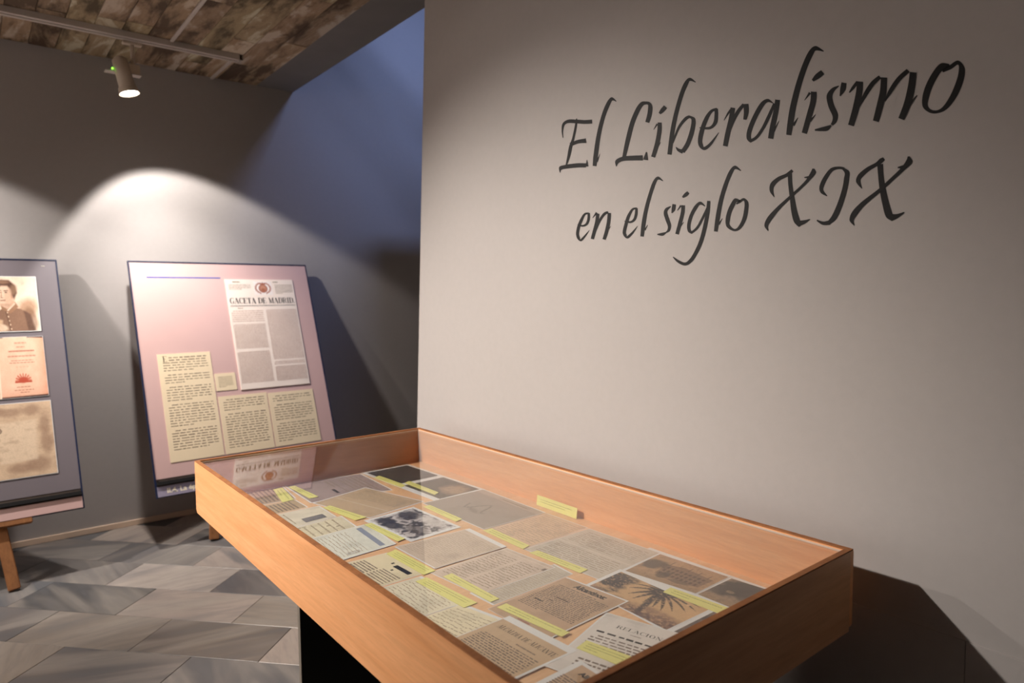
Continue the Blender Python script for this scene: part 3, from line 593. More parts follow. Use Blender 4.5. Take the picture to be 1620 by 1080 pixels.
# -- pink board content
bl_ = sheet('rule', FB, .100, 1.412, .560, 1.420, M_INKBLUE, rB, .0006, .0002); bl_['label'] = 'thin blue rule'
def newspaper(F, root, u0, v0, u1, v1):
    W_, H_ = u1-u0, v1-v0
    sh = sheet('newspaper_page', F, u0, v0, u1, v1, plain('newsprint', (232, 216, 202), .6, .3), root, .006, .0002); sh['label'] = 'framed pale page of an old newspaper'
    hh = .0068
    serif_text('masthead', 'GACETA DE MADRID.', F, u0+.012, v0+H_*.772, W_-.02, .042, M_INK, sh, hh, 1.45)
    def fl(q, m, nm='printed_lines', h=hh): return flat(nm, F, q, m, sh, h)
    fl([(u0+.012, v0+H_*.752, u1-.008, v0+H_*.755), (u0+.012, v0+H_*.746, u1-.008, v0+H_*.7475)], M_INK, 'printed_rules')
    q = dashes(u0+.05, v0+H_*.965, u0+.15, v0+H_*.985, 1, rng, .6) + dashes(u0+.02, v0+H_*.90, u0+.17, v0+H_*.955, 4, rng, .35)
    q += dashes(u1-.15, v0+H_*.965, u1-.01, v0+H_*.985, 1, rng, .6) + dashes(u1-.14, v0+H_*.86, u1-.01, v0+H_*.955, 7, rng, .4, skip=.2)
    q += dashes(u0+.06, v0+H_*.720, u0+.19, v0+H_*.738, 1, rng, .5)
    fl(q, M_INKFAINT)
    cm = plain('fine_print_tone', (206, 182, 168), .8, .1)
    cols = ((u0+.012, u0+.232, ((.60, .712, 6), (.360, .585, 34), (.052, .335, 42))), (u0+.252, u1-.008, ((.245, .715, 66), (.198, .232, 4), (.05, .185, 22))))
    q = []
    for c0, c1, bl in cols:
        for b0, b1, n_ in bl: q += dashes(c0, v0+H_*b0, c1, v0+H_*b1, n_, rng, .62, (.03, .10), .012, indent=.012, last=False)
    o = fl(q, cm, 'fine_print'); o['kind'] = 'stuff'
    e = Pic(44, 40, (232, 220, 212), 3)
    br = (150, 84, 58)
    for sgn in (-1, 1):
        for k in range(7):
            t = .15+k*.42/1.0*.35; an = math.pi/2+sgn*(.5+k*.36)
            e.ell(.5+.40*math.cos(an)*1., .5+.40*math.sin(an), .095, .045, br, an+math.pi/2+sgn*.5, .3, .85)
    e.ell(.5, .53, .25, .31, br, 0, .12, .9).ell(.5, .50, .15, .20, (196, 140, 112), 0, .3, .6).ell(.5, .62, .10, .12, br, 0, .2, .7)
    e.poly([(.34, .24), (.37, .08), (.44, .16), (.5, .04), (.56, .16), (.63, .08), (.66, .24)], br)
    e.grain(.15)
    ob = e.put('crest', F, u0+.192, v0+H_*.852, u0+.322, v0+H_*.982, sh, hh); ob['label'] = 'reddish brown crowned crest with laurel branches'
    return sh
newspaper(FB, rB, .585, .614, 1.068, 1.405)
def column(u0, v0, u1, v1, paras, seed, cap=False):
    r_ = random.Random(seed)
    sh = sheet('text_panel', FB, u0, v0, u1, v1, M_CREAM, rB, .003, .0002)
    q = []; y = v1-.018
    lh = .0168
    for i, nl in enumerate(paras):
        y1 = y-nl*lh
        ind = .02
        if cap and i == 0:
            q += dashes(u0+.065, y-2*lh, u1-.022, y, 2, r_, .40, (.05, .17), .03, last=False)
            q += dashes(u0+.028, y1, u1-.022, y-2*lh, nl-2, r_, .30, (.05, .17), .03)
        else: q += dashes(u0+.028, y1, u1-.022, y, nl, r_, .30, (.05, .17), .03, indent=ind)
        y = y1-lh*.8
    flat('printed_lines', FB, q, plain('column_ink', (128, 114, 98), .8, .1), sh, .0036)
    if cap: serif_text('drop_capital', 'E', FB, u0+.028, v1-.052, .026, .038, M_INK, sh, .0038, 1)
    return sh
column(.101, .200, .420, .893, (6, 4, 6, 9, 8), 3, True)
column(.430, .200, .749, .582, (5, 14), 4)
column(.757, .200, 1.080, .574, (3, 7, 8), 5)
sh = sheet('note_card', FB, .428, .621, .560, .738, M_CREAM, rB, .003, .0002)
flat('printed_lines', FB, dashes(.448, .642, .540, .718, 8, rng, .35), M_INKFAINT, sh, .0036)
font_text('caption_lettering', 'II.4. La época', FB, .060, .022, .225, .030, M_CREAMINK, rB, .0108, .035)['kind'] = 'stuff'

# -- slate board content
def portrait():
    P = Pic(90, 76, (236, 208, 184), 7)
    sk, dk, md = (226, 190, 164), (92, 66, 54), (150, 112, 86)
    f = P.nz(8, 8)
    P.ell(.80, .62, .16, .22, (150, 108, 74), .5, .6, .75, .3).ell(.86, .78, .10, .22, (110, 76, 54), -.2, .4, .6)          # cloak behind the shoulder
    P.poly([(.18, 1.0), (.24, .74), (.36, .60), (.54, .56), (.70, .60), (.84, .70), (.90, 1.0)], (132, 100, 80)).poly([(.74, .62), (.86, .70), (.93, 1.0), (.80, 1.0)], dk, .03, .85)
    P.poly([(.20, 1.0), (.27, .76), (.38, .80), (.36, 1.0)], (206, 172, 140), .03, .9)
    for k in range(5): P.ell(.47+.01*k, .66+.075*k, .012, .012, (220, 190, 160), 0, .4)
    P.line(.44, .62, .50, 1.0, .012, dk, .7)
    P.ell(.36, .93, .10, .06, (228, 200, 172), .3, .5, .8)
    P.poly([(.40, .50), (.60, .44), (.62, .58), (.50, .63), (.40, .58)], (206, 170, 144))                               # neck
    P.poly([(.36, .52), (.47, .60), (.56, .54), (.61, .46), (.66, .56), (.52, .68), (.38, .60)], md).line(.48, .62, .60, .50, .014, (228, 200, 176))
    P.ell(.44, .32, .155, .235, sk, .08, .08).ell(.53, .38, .09, .16, (200, 160, 132), .1, .5, .55)                       # head
    P.ell(.57, .36, .026, .05, (198, 154, 128), .1, .3)                                                                    # ear
    P.poly([(.28, .24), (.29, .12), (.40, .05), (.54, .06), (.64, .16), (.66, .30), (.60, .42), (.57, .34), (.56, .24), (.50, .17), (.40, .17), (.36, .20), (.31, .17)], dk, .03)   # hair
    P.ell(.60, .24, .06, .10, (168, 132, 104), .2, .6, .5).ell(.44, .10, .10, .03, (160, 124, 98), 0, .6, .5)
    for sx in (.365, .47): P.line(sx-.03, .262, sx+.03, .258, .009, dk, .9).ell(sx, .292, .022, .012, (88, 62, 50), 0, .3, .85)
    P.line(.40, .28, .385, .385, .008, md, .7).line(.385, .388, .42, .392, .008, dk, .7).line(.375, .437, .45, .434, .009, (130, 82, 64), .9).line(.39, .462, .44, .460, .006, md, .5)
    P.ell(.43, .52, .09, .03, (170, 130, 104), 0, .6, .5)
    P.blend((f-.5)*.7, (140, 108, 86)).grain(.07)
    return P
sh = sheet('portrait_print', FA, wA-.63, 1.062, wA-.114, 1.409, M_PAPER, rA, .004, .0002)
portrait().put('portrait', FA, wA-.395, 1.066, wA-.118, 1.405, sh, .0048)['label'] = 'sepia portrait engraving of a short-haired man in a high-collared coat'
Pic(20, 30, (236, 208, 184), 2).ell(1.1, .8, .5, .3, (150, 112, 84), 0, .6, .8).grain(.05).put('print_margin', FA, wA-.626, 1.066, wA-.395, 1.405, sh, .0048)
sh = sheet('title_page_print', FA, wA-.63, .667, wA-.110, 1.031, M_PAPER, rA, .004, .0002)
P = Pic(80, 80, (228, 182, 154), 4)
n1 = P.nz(5, 5); P.blend((n1-.35)*1.6, (240, 200, 172)).blend(np.clip((P.U-.8)*4, 0, 1)*.6*n1*1.6, (206, 116, 78)).blend(np.clip((P.V-.8)*4, 0, 1)*.5*n1*1.6, (196, 112, 84))
ink = (150, 74, 56)
for yy, x0, x1, wd in ((.10, .38, .62, .008), (.17, .42, .58, .006), (.235, .25, .78, .013), (.32, .22, .80, .012), (.39, .28, .74, .006), (.43, .24, .77, .006), (.50, .36, .64, .006), (.83, .36, .64, .007), (.88, .30, .70, .006), (.92, .42, .60, .006)):
    x = x0
    while x < x1: P.line(x, yy, min(x1, x+.05), yy, wd, ink, .75); x += .075
for k in range(9):
    an = math.pi*(k/8); P.line(.5, .73, .5-.16*math.cos(an), .73-.11*math.sin(an), .016, (186, 84, 60), .85)
P.ell(.5, .72, .10, .05, (176, 74, 52), 0, .3, .85).line(.33, .75, .67, .75, .014, (176, 74, 52))
P.line(0, 0, .14, 0, .012, (60, 44, 40)).line(.66, .0, 1, .012, .014, (60, 40, 36)).line(0, 1, 1, .995, .022, (70, 34, 26)).line(0, .0, 0, 1, .03, (240, 214, 190)).grain(.05)
P.put('title_page', FA, wA-.33, .669, wA-.112, 1.029, sh, .0048)['label'] = 'reddish title page with a sunburst emblem'
Pic(30, 40, (232, 206, 180), 9).line(1, 0, .9, 1, .1, (176, 130, 104), .6).grain(.05).put('facing_page', FA, wA-.628, .669, wA-.33, 1.029, sh, .0048)
sh = sheet('map_print', FA, wA-.63, .217, wA-.105, .640, M_PAPER, rA, .004, .0002)
P = Pic(120, 90, (206, 178, 148), 6)
n1 = P.nz(6, 6); n2 = P.nz(18, 18)
P.blend((n1-.4)*1.5, (178, 148, 122))
for cx, cy, rx, ry in ((.62, .12, .14, .06), (.82, .10, .08, .07), (.93, .30, .05, .12), (.93, .56, .05, .16), (.84, .84, .10, .10), (.70, .88, .10, .06), (.5, .08, .08, .05)):
    P.ell(cx, cy, rx, ry, (150, 120, 98), 0, .7, .7, .6)
P.poly([(.50, .26), (.86, .24), (.84, .78), (.52, .80)], (216, 192, 164), .03, .8).ell(.53, .36, .026, .035, (96, 74, 62), 0, .3, .9).ell(.53, .36, .014, .018, (206, 178, 148), 0, .3).ell(.53, .36, .007, .009, (90, 70, 60))
P.blend((n2-.55)*1.5, (150, 122, 100)).grain(.06)
P.put('old_map', FA, wA-.627, .220, wA-.108, .637, sh, .0048)['label'] = 'old tan map with a small compass rose'
sheet('staple', FA, wA-.082, 1.478, wA-.064, 1.482, M_CHROME, rA, .0015, .0002)

# ================================================================== DISPLAY CASE
X0, X1, YN, YF = [v*SC for v in (.5251, 1.3325, .5959, 2.2372)]
ZT = H-.5*SC; ZBt = ZT-.163*SC; TH = .015; ZF = H-.625*SC
dc = empty('display_case', 'long flat beech display case with glass top standing along the lettered wall', 'display case', ((X0+X1)/2, (YN+YF)/2, 0))
cx, cy = (X0+X1)/2, (YN+YF)/2
def cpart(name, lo, hi, mat, bev=0, parent=dc):
    return box(name, (lo[0]-cx, lo[1]-cy, lo[2]), (hi[0]-cx, hi[1]-cy, hi[2]), mat, parent, bev)
def sidepanel(name, lo, hi, mats, rnd=.012):
    """a board with eased lower outer corners and a darker ply edge on top"""
    o = cpart(name, lo, (hi[0], hi[1], hi[2]-.0035), mats, .0015)
    cpart('ply_edge', (lo[0]+.0004, lo[1]+.0004, hi[2]-.0035), (hi[0]-.0004, hi[1]-.0004, hi[2]), M_EDGE, .0008, o)
    return o
# long boards have rounded ends at the bottom
def longboard(name, x0, x1):
    rr = .016; pts = [(YF, ZT-.0035), (YN, ZT-.0035)]
    for k in range(7):
        an = math.pi/2*k/6; pts.append((YN+rr-rr*math.cos(an), ZBt+rr-rr*math.sin(an)))
    for k in range(7):
        an = math.pi/2*k/6; pts.append((YF-rr+rr*math.sin(an), ZBt+rr-rr*math.cos(an)))
    n = len(pts); v = [(x0-cx, p[0]-cy, p[1]) for p in pts]+[(x1-cx, p[0]-cy, p[1]) for p in pts]
    f = [tuple(range(n)), tuple(range(2*n-1, n-1, -1))]+[(i, n+i, n+(i+1) % n, (i+1) % n) for i in range(n)]
    me = polymesh(name, v, f); bm = bmesh.new(); bm.from_mesh(me); bmesh.ops.recalc_face_normals(bm, faces=bm.faces); bm.to_mesh(me); bm.free()
    o = obj(name, me, M_WOOD, dc)
    cpart('ply_edge', (x0+.0004, YN+.0004, ZT-.0035), (x1-.0004, YF-.0004, ZT), M_EDGE, .0008, o)
    return o
longboard('front_panel', X0, X0+TH)
longboard('back_panel', X1-TH, X1)
for y0, y1 in ((YN, YN+TH), (YF-TH, YF)):
    o = cpart('end_panel', (X0+TH, y0, ZBt), (X1-TH, y1, ZT-.0035), M_WOODX)
    cpart('ply_edge', (X0+TH, y0+.0004, ZT-.0035), (X1-TH, y1-.0004, ZT), M_EDGE, .0006, o)
cpart('bottom_panel', (X0+TH, YN+TH, ZF-.018), (X1-TH, YF-TH, ZF), M_LINER)
gz = ZT-.0065
g = cpart('glass_pane', (X0+TH+.001, YN+TH+.001, gz-.004), (X1-TH-.001, YF-TH-.001, gz), M_GLASS)
g['label'] = 'clear glass lid pane'
# slim pale strips drawn in for the visible edge of the glass
bm = bmesh.new()
for lo, hi in (((X0+TH, YN+TH), (X0+TH+.0018, YF-TH)), ((X1-TH-.0018, YN+TH), (X1-TH, YF-TH)), ((X0+TH, YN+TH), (X1-TH, YN+TH+.0018)), ((X0+TH, YF-TH-.0018), (X1-TH, YF-TH))):
    add_box(bm, (lo[0]-cx, lo[1]-cy, gz-.0045), (hi[0]-cx, hi[1]-cy, gz+.0006))
obj('glass_edge_strip', frombm(bm, 'glass_edge_strip'), plain('glass_edge_tone', (206, 190, 176), .5), dc)
for y0 in (1.402*SC, .80*SC):
    l_ = cpart('support_slab', (X0+.006, y0, 0), (X1-.02, y0+.016, ZBt+.035), M_BLACK, .001); l_['label'] = 'black transverse support slab'
    cpart('lit_edge', (X0+.0035, y0+.0005, 0), (X0+.006, y0+.0155, ZBt+.034), plain('lit_edge_tone', (116, 108, 98), .6), 0, l_)  # lighter strip paints the light on the slab's front edge
cpart('stretcher', (.92*SC, .816*SC-.01, .25), (.935*SC, 1.402*SC, .40), M_BLACK, .001)

# ================================================================== PAPERS IN THE CASE
K = 1.0417*SC; placed = []
GDOC = None
def bounds(q, m=-.001):
    xs = [p[0] for p in q]; ys = [p[1] for p in q]; return min(xs)-m, min(ys)-m, max(xs)+m, max(ys)+m
def newz(q, gap=.0004):
    """rest on whatever already lies below"""
    b = bounds(q); z = ZF+.0003
    for (a, zz) in placed:
        if b[0] < a[2] and a[0] < b[2] and b[1] < a[3] and a[1] < b[3]: z = max(z, zz+gap)
    placed.append((b, z)); return z
def doc(name, cat, label, q, tone, kind, group=None, margin=(.02, .02, .02, .02), seed=1, scaled=True, ink=None, extra=None, **kw):
    q = [(x*(K if scaled else SC), y*(K if scaled else SC)) for x, y in q]
    z = newz(q)
    c = (sum(p[0] for p in q)/4, sum(p[1] for p in q)/4)
    root = empty(name, label, cat, (c[0], c[1], z), group)
    ql = [(x-c[0], y-c[1]) for x, y in q]
    sh = prism('sheet', ql, 0, .00015, M_PAPER, root)
    Q = Quad(*ql, .00015)
    l, r_, b_, t_ = margin
    rg = random.Random(seed)
    if kind != 'photo' and tone is not None:
        tone = tuple(min(250, int(v*1.08)) for v in tone)
        n = Pic(26, 20, tone, seed); a = n.nz(4, 4); dk = tuple(int(v*.86) for v in tone)
        n.blend((a-.45)*1.6, dk).blend((n.nz(12, 12)-.6)*.8, tuple(min(255, int(v*1.06)) for v in tone)).put('tinted_page', Q, l, b_, 1-r_, 1-t_, root, .00007)
    def pl(quads, mat=None, nm='printed_lines'): return flat(nm, Q, quads, mat or ink or M_INKSOFT, root, .00015)
    U0, U1, V0, V1 = l+.05, 1-r_-.05, b_+.06, 1-t_-.06
    if kind == 'letter': pl(dashes(U0, V0, U1, V1, int(kw.get('lines', 16)*1.35), rg, .24, (.03, .12), .02, .05, jit=.2), ink or M_INKHAND, 'handwriting')
    if extra: extra(Q, root, rg, pl)
    return root, Q
rng = random.Random(3)
LG = 'handwritten letters in the display case'
TAN, PINKT, GREY, CREAMT = (196, 172, 146), (202, 178, 160), (184, 172, 156), (210, 200, 176)
doc('backing_sheet', 'paper', 'white backing sheet under the two postcards by the wall side', [(1.2907, 1.0706), (1.30, .70), (1.10, .70), (1.1262, 1.05)], None, 'blank', scaled=False)
# far end
def ex(Q, root, rg, pl):
    P = Pic(60, 34, (74, 68, 66), 21); P.blend((P.nz(6, 5)-.4)*1.2, (108, 98, 90)).blend(np.clip((P.V-.6)*2, 0, 1)*.4, (46, 42, 42)).put('picture', Q, .03, .08, .47, .94, root, .00005)
    P = Pic(60, 40, (104, 92, 80), 22); P.blend((P.nz(7, 6)-.45)*1.8, (60, 54, 50)).ell(.75, .4, .25, .25, (190, 158, 126), 0, .8, .7, .6).blend((P.nz(20, 12)-.55)*1.5, (70, 60, 54)).put('picture', Q, .53, .12, .97, .94, root, .00005)
doc('photo_sheet', 'photograph', 'white sheet with two dark photographs in the far wall-side corner of the case', [(1.209, 2.115), (1.23, 1.676), (1.047, 1.669), (1.024, 2.113)], None, 'photo', extra=ex)
def ex(Q, root, rg, pl): pl(dashes(.1, .45, .9, .9, 8, rg, .3, skip=.2), M_INKFAINT); pl([(.55, .40, .75, .44)], M_INK, 'stamp')
doc('document', 'document', 'mauve-grey document at the far end, second from the front corner', [(1.02, 2.105), (1.008, 1.857), (.756, 1.895), (.762, 2.128)], (150, 132, 128), 'doc', seed=2, extra=ex)
def ex(Q, root, rg, pl): pl(dashes(.08, .1, .92, .9, 14, rg, .5), M_INKSOFT)
doc('document', 'document', 'brown closely printed document in the far front corner of the case', [(.759, 2.125), (.741, 1.966), (.54, 1.97), (.54, 2.13)], (168, 142, 120), 'doc', seed=3, extra=ex)
doc('document', 'document', 'small brown closely printed document, second along the front from the far end', [(.735, 1.955), (.736, 1.862), (.54, 1.862), (.54, 1.96)], (176, 152, 122), 'doc', seed=4, extra=ex)
def ex(Q, root, rg, pl): pl([(.05, .36, .95, .372)], plain('pale_fold_ink', (214, 200, 178), .8), 'fold_line'); pl(dashes(.1, .5, .9, .9, 10, rg, .25), M_INKFAINT)  # pale line across the page marks its fold
doc('document', 'document', 'tan document with a pale fold line left of the garden photograph', [(.954, 1.94), (1.02, 1.69), (.825, 1.656), (.759, 1.89)], (180, 156, 128), 'doc', seed=5, extra=ex)
# front row postcards
def ex(Q, root, rg, pl):
    pl([(.60, .62, .88, .90)], plain('grey_stamp', (120, 116, 116), .8), 'stamp'); pl(dashes(.1, .2, .8, .55, 4, rg, .2), M_INKFAINT)
doc('postcard', 'postcard', 'pale postcard with a grey stamp near the far front corner', [(.765, 1.852), (.762, 1.728), (.54, 1.70), (.54, 1.852)], (206, 196, 176), 'doc', seed=6, extra=ex)
def ex(Q, root, rg, pl):
    for k in range(9): u = rg.uniform(.05, .9); v = rg.uniform(.1, .85); pl([(u, v, u+.05, v+.045)], M_INKFAINT, 'postmark')
    pl(dashes(.1, .1, .9, .9, 9, rg, .25), M_INKHAND)
doc('postcard', 'postcard', 'mottled postcard covered in postmarks between two pale sheets', [(.775, 1.725), (.768, 1.608), (.54, 1.60), (.54, 1.70)], (204, 194, 168), 'doc', seed=7, extra=ex)
def ex(Q, root, rg, pl):
    bi = plain('blue_grey_ink', (140, 146, 162), .8)
    pl([(.08, .84, .92, .90)], bi, 'letterhead'); pl(dashes(.1, .15, .92, .72, 14, rg, .2, jit=.2), M_INKHAND)
    P = Pic(16, 16, (200, 196, 186), 4); P.ell(.5, .5, .45, .45, (160, 154, 146), 0, .1).ell(.5, .5, .34, .34, (200, 196, 186), 0, .1).put('round_stamp', Q, .82, .50, .92, .64, root, .00012)
doc('letter', 'letter', 'pale bluish letter with a printed blue heading by the front of the case', [(.80, 1.618), (.786, 1.437), (.54, 1.418), (.54, 1.60)], (204, 202, 190), 'doc', seed=8, extra=ex)
def ex(Q, root, rg, pl):
    pl(dashes(.06, .06, .46, .70, 16, rg, .5), M_INKSOFT); pl(dashes(.50, .06, .94, .74, 18, rg, .45), M_INKSOFT)
    pl([(.52, .83, .90, .89)], M_INK, 'heading'); pl([(.40, .86, .44, .90), (.60, .76, .64, .79)], M_INK, 'mark')
doc('printed_page', 'document', 'cream newspaper cutting with a short black heading by the front of the case', [(.742, 1.404), (.751, 1.244), (.54, 1.242), (.54, 1.41)], (210, 196, 164), 'doc', seed=9, extra=ex, margin=(.01, .01, .01, .03))
doc('ruled_letter', 'letter', 'handwritten cream letter beside the widest yellow label, front row', [(.735, 1.236), (.732, 1.071), (.54, 1.076), (.54, 1.238)], CREAMT, 'letter', seed=10, lines=12, margin=(.01, .01, .01, .04))
doc('ruled_letter', 'letter', 'handwritten cream letter touching the old town notice, front row', [(.728, 1.071), (.752, .964), (.54, .962), (.54, 1.071)], (214, 202, 172), 'letter', seed=11, lines=12, margin=(.01, .01, .01, .04))
# middle rows
def garden(Q, root, rg, pl):
    P = Pic(90, 60, (196, 188, 186), 31); a = P.nz(9, 6); b = P.nz(22, 14)
    P.blend(np.clip((a-.46)*7, 0, 1)*.9, (52, 50, 56)).blend(np.clip((b-.55)*6, 0, 1)*.7, (60, 58, 62))
    P.ell(.22, .30, .20, .22, (48, 46, 52), .3, .4, .9, .8).ell(.30, .80, .28, .16, (44, 44, 52), 0, .4, .9, .7).ell(.72, .62, .20, .15, (96, 88, 84), 0, .5, .7, .8)
    P.poly([(.28, .52), (.46, .44), (.50, .62), (.32, .70)], (190, 182, 180), .02, .9).poly([(.32, .55), (.44, .50), (.46, .58), (.35, .64)], (84, 80, 84), .02, .8)
    P.ell(.62, .18, .3, .14, (204, 196, 192), 0, .7, .8, .5)
    edge = np.minimum(np.minimum(P.U, 1-P.U), np.minimum(P.V, 1-P.V))+(b-.5)*.06
    P.blend(np.clip(1-edge/.035, 0, 1), (222, 222, 222)); P.grain(.12).put('picture', Q, .04, .06, .95, .95, root, .00005)
doc('photograph', 'photograph', 'black and white garden photograph on a white sheet in the middle', [(.968, 1.666), (.976, 1.436), (.82, 1.427), (.803, 1.648)], None, 'photo', extra=garden, seed=12)
def ex(Q, root, rg, pl):
    pl([(.42, .90, .80, .92)], M_INKFAINT, 'heading')
    P = Pic(50, 44, (164, 150, 138), 14); P.blend((P.nz(4, 4)-.45)*1.3, (146, 134, 124))
    for k in range(12): P.line(.30+.03*k, .45+.18*math.sin(k*.7), .33+.03*k, .45+.18*math.sin((k+1)*.7), .012, (108, 100, 96), .6)
    P.ell(.5, .62, .12, .05, (120, 110, 104), .5, .6, .5).put('faded_drawing', Q, .02, .02, .98, .86, root, .0001)
doc('old_map', 'map', 'large faded grey-brown map against the wall side of the case', [(1.227, 1.679), (1.223, 1.382), (1.009, 1.383), (1.006, 1.68)], (168, 152, 138), 'doc', seed=13, extra=ex, margin=(.012, .008, .012, .02))
doc('letter', 'letter', 'tan handwritten letter beside the large faded map', [(1.222, 1.376), (1.225, 1.22), (1.004, 1.214), (1.010, 1.38)], (200, 170, 142), 'letter', seed=14, lines=13, margin=(.01, .01, .03, .01))
doc('letter', 'letter', 'greyish handwritten letter between garden photograph and folded letter', [(.985, 1.411), (.980, 1.249), (.775, 1.247), (.771, 1.421)], (190, 172, 154), 'letter', seed=15, lines=18, margin=(.01, .01, .02, .07))
def ex(Q, root, rg, pl):
    pl([(.0, .494, 1, .500), (.0, .50, 1, .503)], plain('fold_line_tone', (222, 210, 196), .8), 'fold_line')
    pl(dashes(.08, .55, .92, .92, 9, rg, .22, jit=.2), M_INKFAINT, 'handwriting'); pl(dashes(.08, .08, .92, .46, 9, rg, .22, jit=.2), M_INKFAINT, 'handwriting')
doc('letter', 'letter', 'long grey letter crossed by a fold, next to the building postcard', [(1.223, 1.214), (1.23, .989), (1.013, .973), (1.002, 1.211)], (188, 176, 162), 'doc', seed=16, extra=ex, margin=(.008, .008, .01, .01))
doc('letter', 'letter', 'narrow grey strip of a letter showing beyond the folded pinkish letter', [(.998, 1.10), (.993, 1.034), (.769, 1.026), (.765, 1.10)], (184, 172, 156), 'letter', seed=17, lines=18, margin=(.01, .02, .02, .02))
def ex(Q, root, rg, pl):
    ex0 = plain('crease_tone', (228, 212, 192), .8)
    pl([(.50, .50, .505, .98), (.02, .93, .98, .937)], ex0, 'fold_line')
    pl(dashes(.07, .10, .46, .86, 16, rg, .26, jit=.2), M_INKFAINT, 'handwriting'); pl(dashes(.54, .10, .92, .86, 16, rg, .26, jit=.2), M_INKFAINT, 'handwriting')
    pl([(.93, .84, .98, .90)], M_INKSOFT, 'stamp')
doc('letter', 'letter', 'pinkish folded letter in the middle with a small round stamp', [(.975, 1.245), (.987, 1.084), (.773, 1.079), (.757, 1.239)], (196, 176, 160), 'doc', seed=18, extra=ex, margin=(.01, .01, .01, .01))
# near part
def building(Q, root, rg, pl):
    P = Pic(84, 56, (176, 142, 108), 41); P.blend((P.nz(5, 4)-.3)*.7, (200, 164, 126)).blend(np.clip((P.V-.72)*5, 0, 1)*.7, (150, 122, 94))
    P.poly([(.26, .30), (.50, .22), (.94, .34), (.92, .78), (.30, .74)], (128, 102, 82), .02, .85)
    for r_ in range(3):
        for k in range(9): P.poly([(.32+k*.065, .36+r_*.13+k*.006), (.355+k*.065, .362+r_*.13+k*.006), (.355+k*.065, .44+r_*.13+k*.006), (.32+k*.065, .438+r_*.13+k*.006)], (78, 62, 54), .01, .8)
    P.ell(.14, .42, .16, .24, (82, 72, 62), 0, .4, .85, .8).ell(.42, .74, .08, .14, (88, 76, 64), 0, .4, .8, .8).ell(.66, .80, .18, .06, (96, 82, 70), 0, .5, .7, .7)
    for k in range(5): P.line(.30+k*.14, .28+k*.02, .30+k*.14, .12+k*.02, .006, (96, 80, 68), .8)
    P.blend((P.nz(26, 18)-.55)*1.2, (92, 76, 62)).grain(.08).put('picture', Q, .012, .012, .99, .97, root, .00005)
doc('postcard', 'postcard', 'sepia postcard of a large palatial building by the wall side', [(1.228, .987), (1.237, .808), (1.112, .804), (1.088, .974)], None, 'photo', extra=building, seed=19)
def trees(Q, root, rg, pl):
    P = Pic(60, 54, (150, 128, 106), 42); P.ell(.35, .30, .42, .34, (62, 58, 52), 0, .4, .95, .8).ell(.15, .6, .25, .18, (78, 70, 62), 0, .5, .8, .8).ell(.8, .5, .3, .3, (96, 86, 76), 0, .5, .8, .8)
    P.ell(.3, .52, .07, .05, (164, 140, 116), 0, .4, .7).blend(np.clip((P.V-.72)*5, 0, 1)*.8, (156, 128, 98)).blend((P.nz(20, 18)-.5)*1.2, (60, 54, 48)).grain(.08).put('picture', Q, .012, .012, .99, .97, root, .00005)
doc('postcard', 'postcard', 'dark postcard of trees along the near end under a yellow label', [(1.236, .803), (1.2465, .68), (1.112, .68), (1.112, .802)], None, 'photo', extra=trees, seed=20)
doc('backing_sheet', 'paper', 'white backing sheet under the palm tree photograph', [(1.088, .985), (1.100, .737), (.940, .731), (.958, .975)], None, 'blank')
def night(Q, root, rg, pl):
    P = Pic(60, 50, (92, 78, 70), 43); P.ell(.5, .35, .5, .3, (58, 52, 50), 0, .4, .9, .8).blend((P.nz(12, 10)-.5)*1.5, (150, 118, 100)).put('picture', Q, .05, .03, .97, .86, root, .00005)
doc('photo_sheet', 'photograph', 'dark picture on a white sheet almost hidden by the near rim', [(1.094, .742), (1.096, .60), (.93, .60), (.935, .742)], None, 'photo', extra=night, seed=21)
def palms(Q, root, rg, pl):
    P = Pic(120, 76, (206, 168, 124), 44); P.blend((P.nz(5, 4)-.35)*.8, (188, 150, 110))
    P.blend(np.clip((P.V-.62+(P.nz(8, 5)-.5)*.4)*4, 0, 1)*.85, (116, 84, 78)).blend(np.clip((P.nz(20, 12)-.55)*4, 0, 1)*np.clip((P.V-.5)*3, 0, 1), (196, 152, 116))
    dk = (60, 52, 49); fz = P.nz(44, 30, 2); fz2 = P.nz(16, 11, 2)
    P.ell(.07, .34, .17, .38, dk, -.2, .35, 1, .9).ell(.16, .10, .12, .12, (78, 68, 60), .3, .5, .8, .9)
    P.line(.53, .10, .64, 1.0, .034, (68, 56, 54)).ell(.53, .10, .12, .12, dk, 0, .5)
    for ex, ey in ((.27, .18), (.28, .36), (.35, .55), (.44, .62), (.55, .60), (.66, .60), (.75, .60), (.82, .48), (.90, .34), (.95, .20), (.93, .05), (.80, -.04), (.66, -.06), (.36, .04), (.44, -.05)):
        x_, y_ = .53, .10; mx, my = (x_+ex)/2, (y_+ey)/2-.13
        for s_ in range(9):
            t = (s_+1)/9; nx_ = (1-t)**2*.53+2*t*(1-t)*mx+t*t*ex; ny_ = (1-t)**2*.10+2*t*(1-t)*my+t*t*ey
            P.line(x_, y_, nx_, ny_, .030*(1-t)**.6+.006, dk, .9); x_, y_ = nx_, ny_
    P.blend(np.clip((P.V-.70)*5, 0, 1)*np.clip((fz2-.36)*5, 0, 1)*.8, (92, 68, 64))
    P.blend(np.clip((fz-.58)*6, 0, 1)*.6, (196, 156, 118)).ell(.97, .34, .07, .16, (214, 172, 128), 0, .6, .8).ell(.84, .13, .018, .03, (216, 178, 136), 0, .4)
    P.grain(.07).put('picture', Q, .012, .012, .988, .985, root, .00005)
doc('photograph', 'photograph', 'sepia photograph of palm trees near the near end of the case', [(1.080, .976), (1.074, .743), (.946, .745), (.955, .968)], None, 'photo', extra=palms, seed=22)
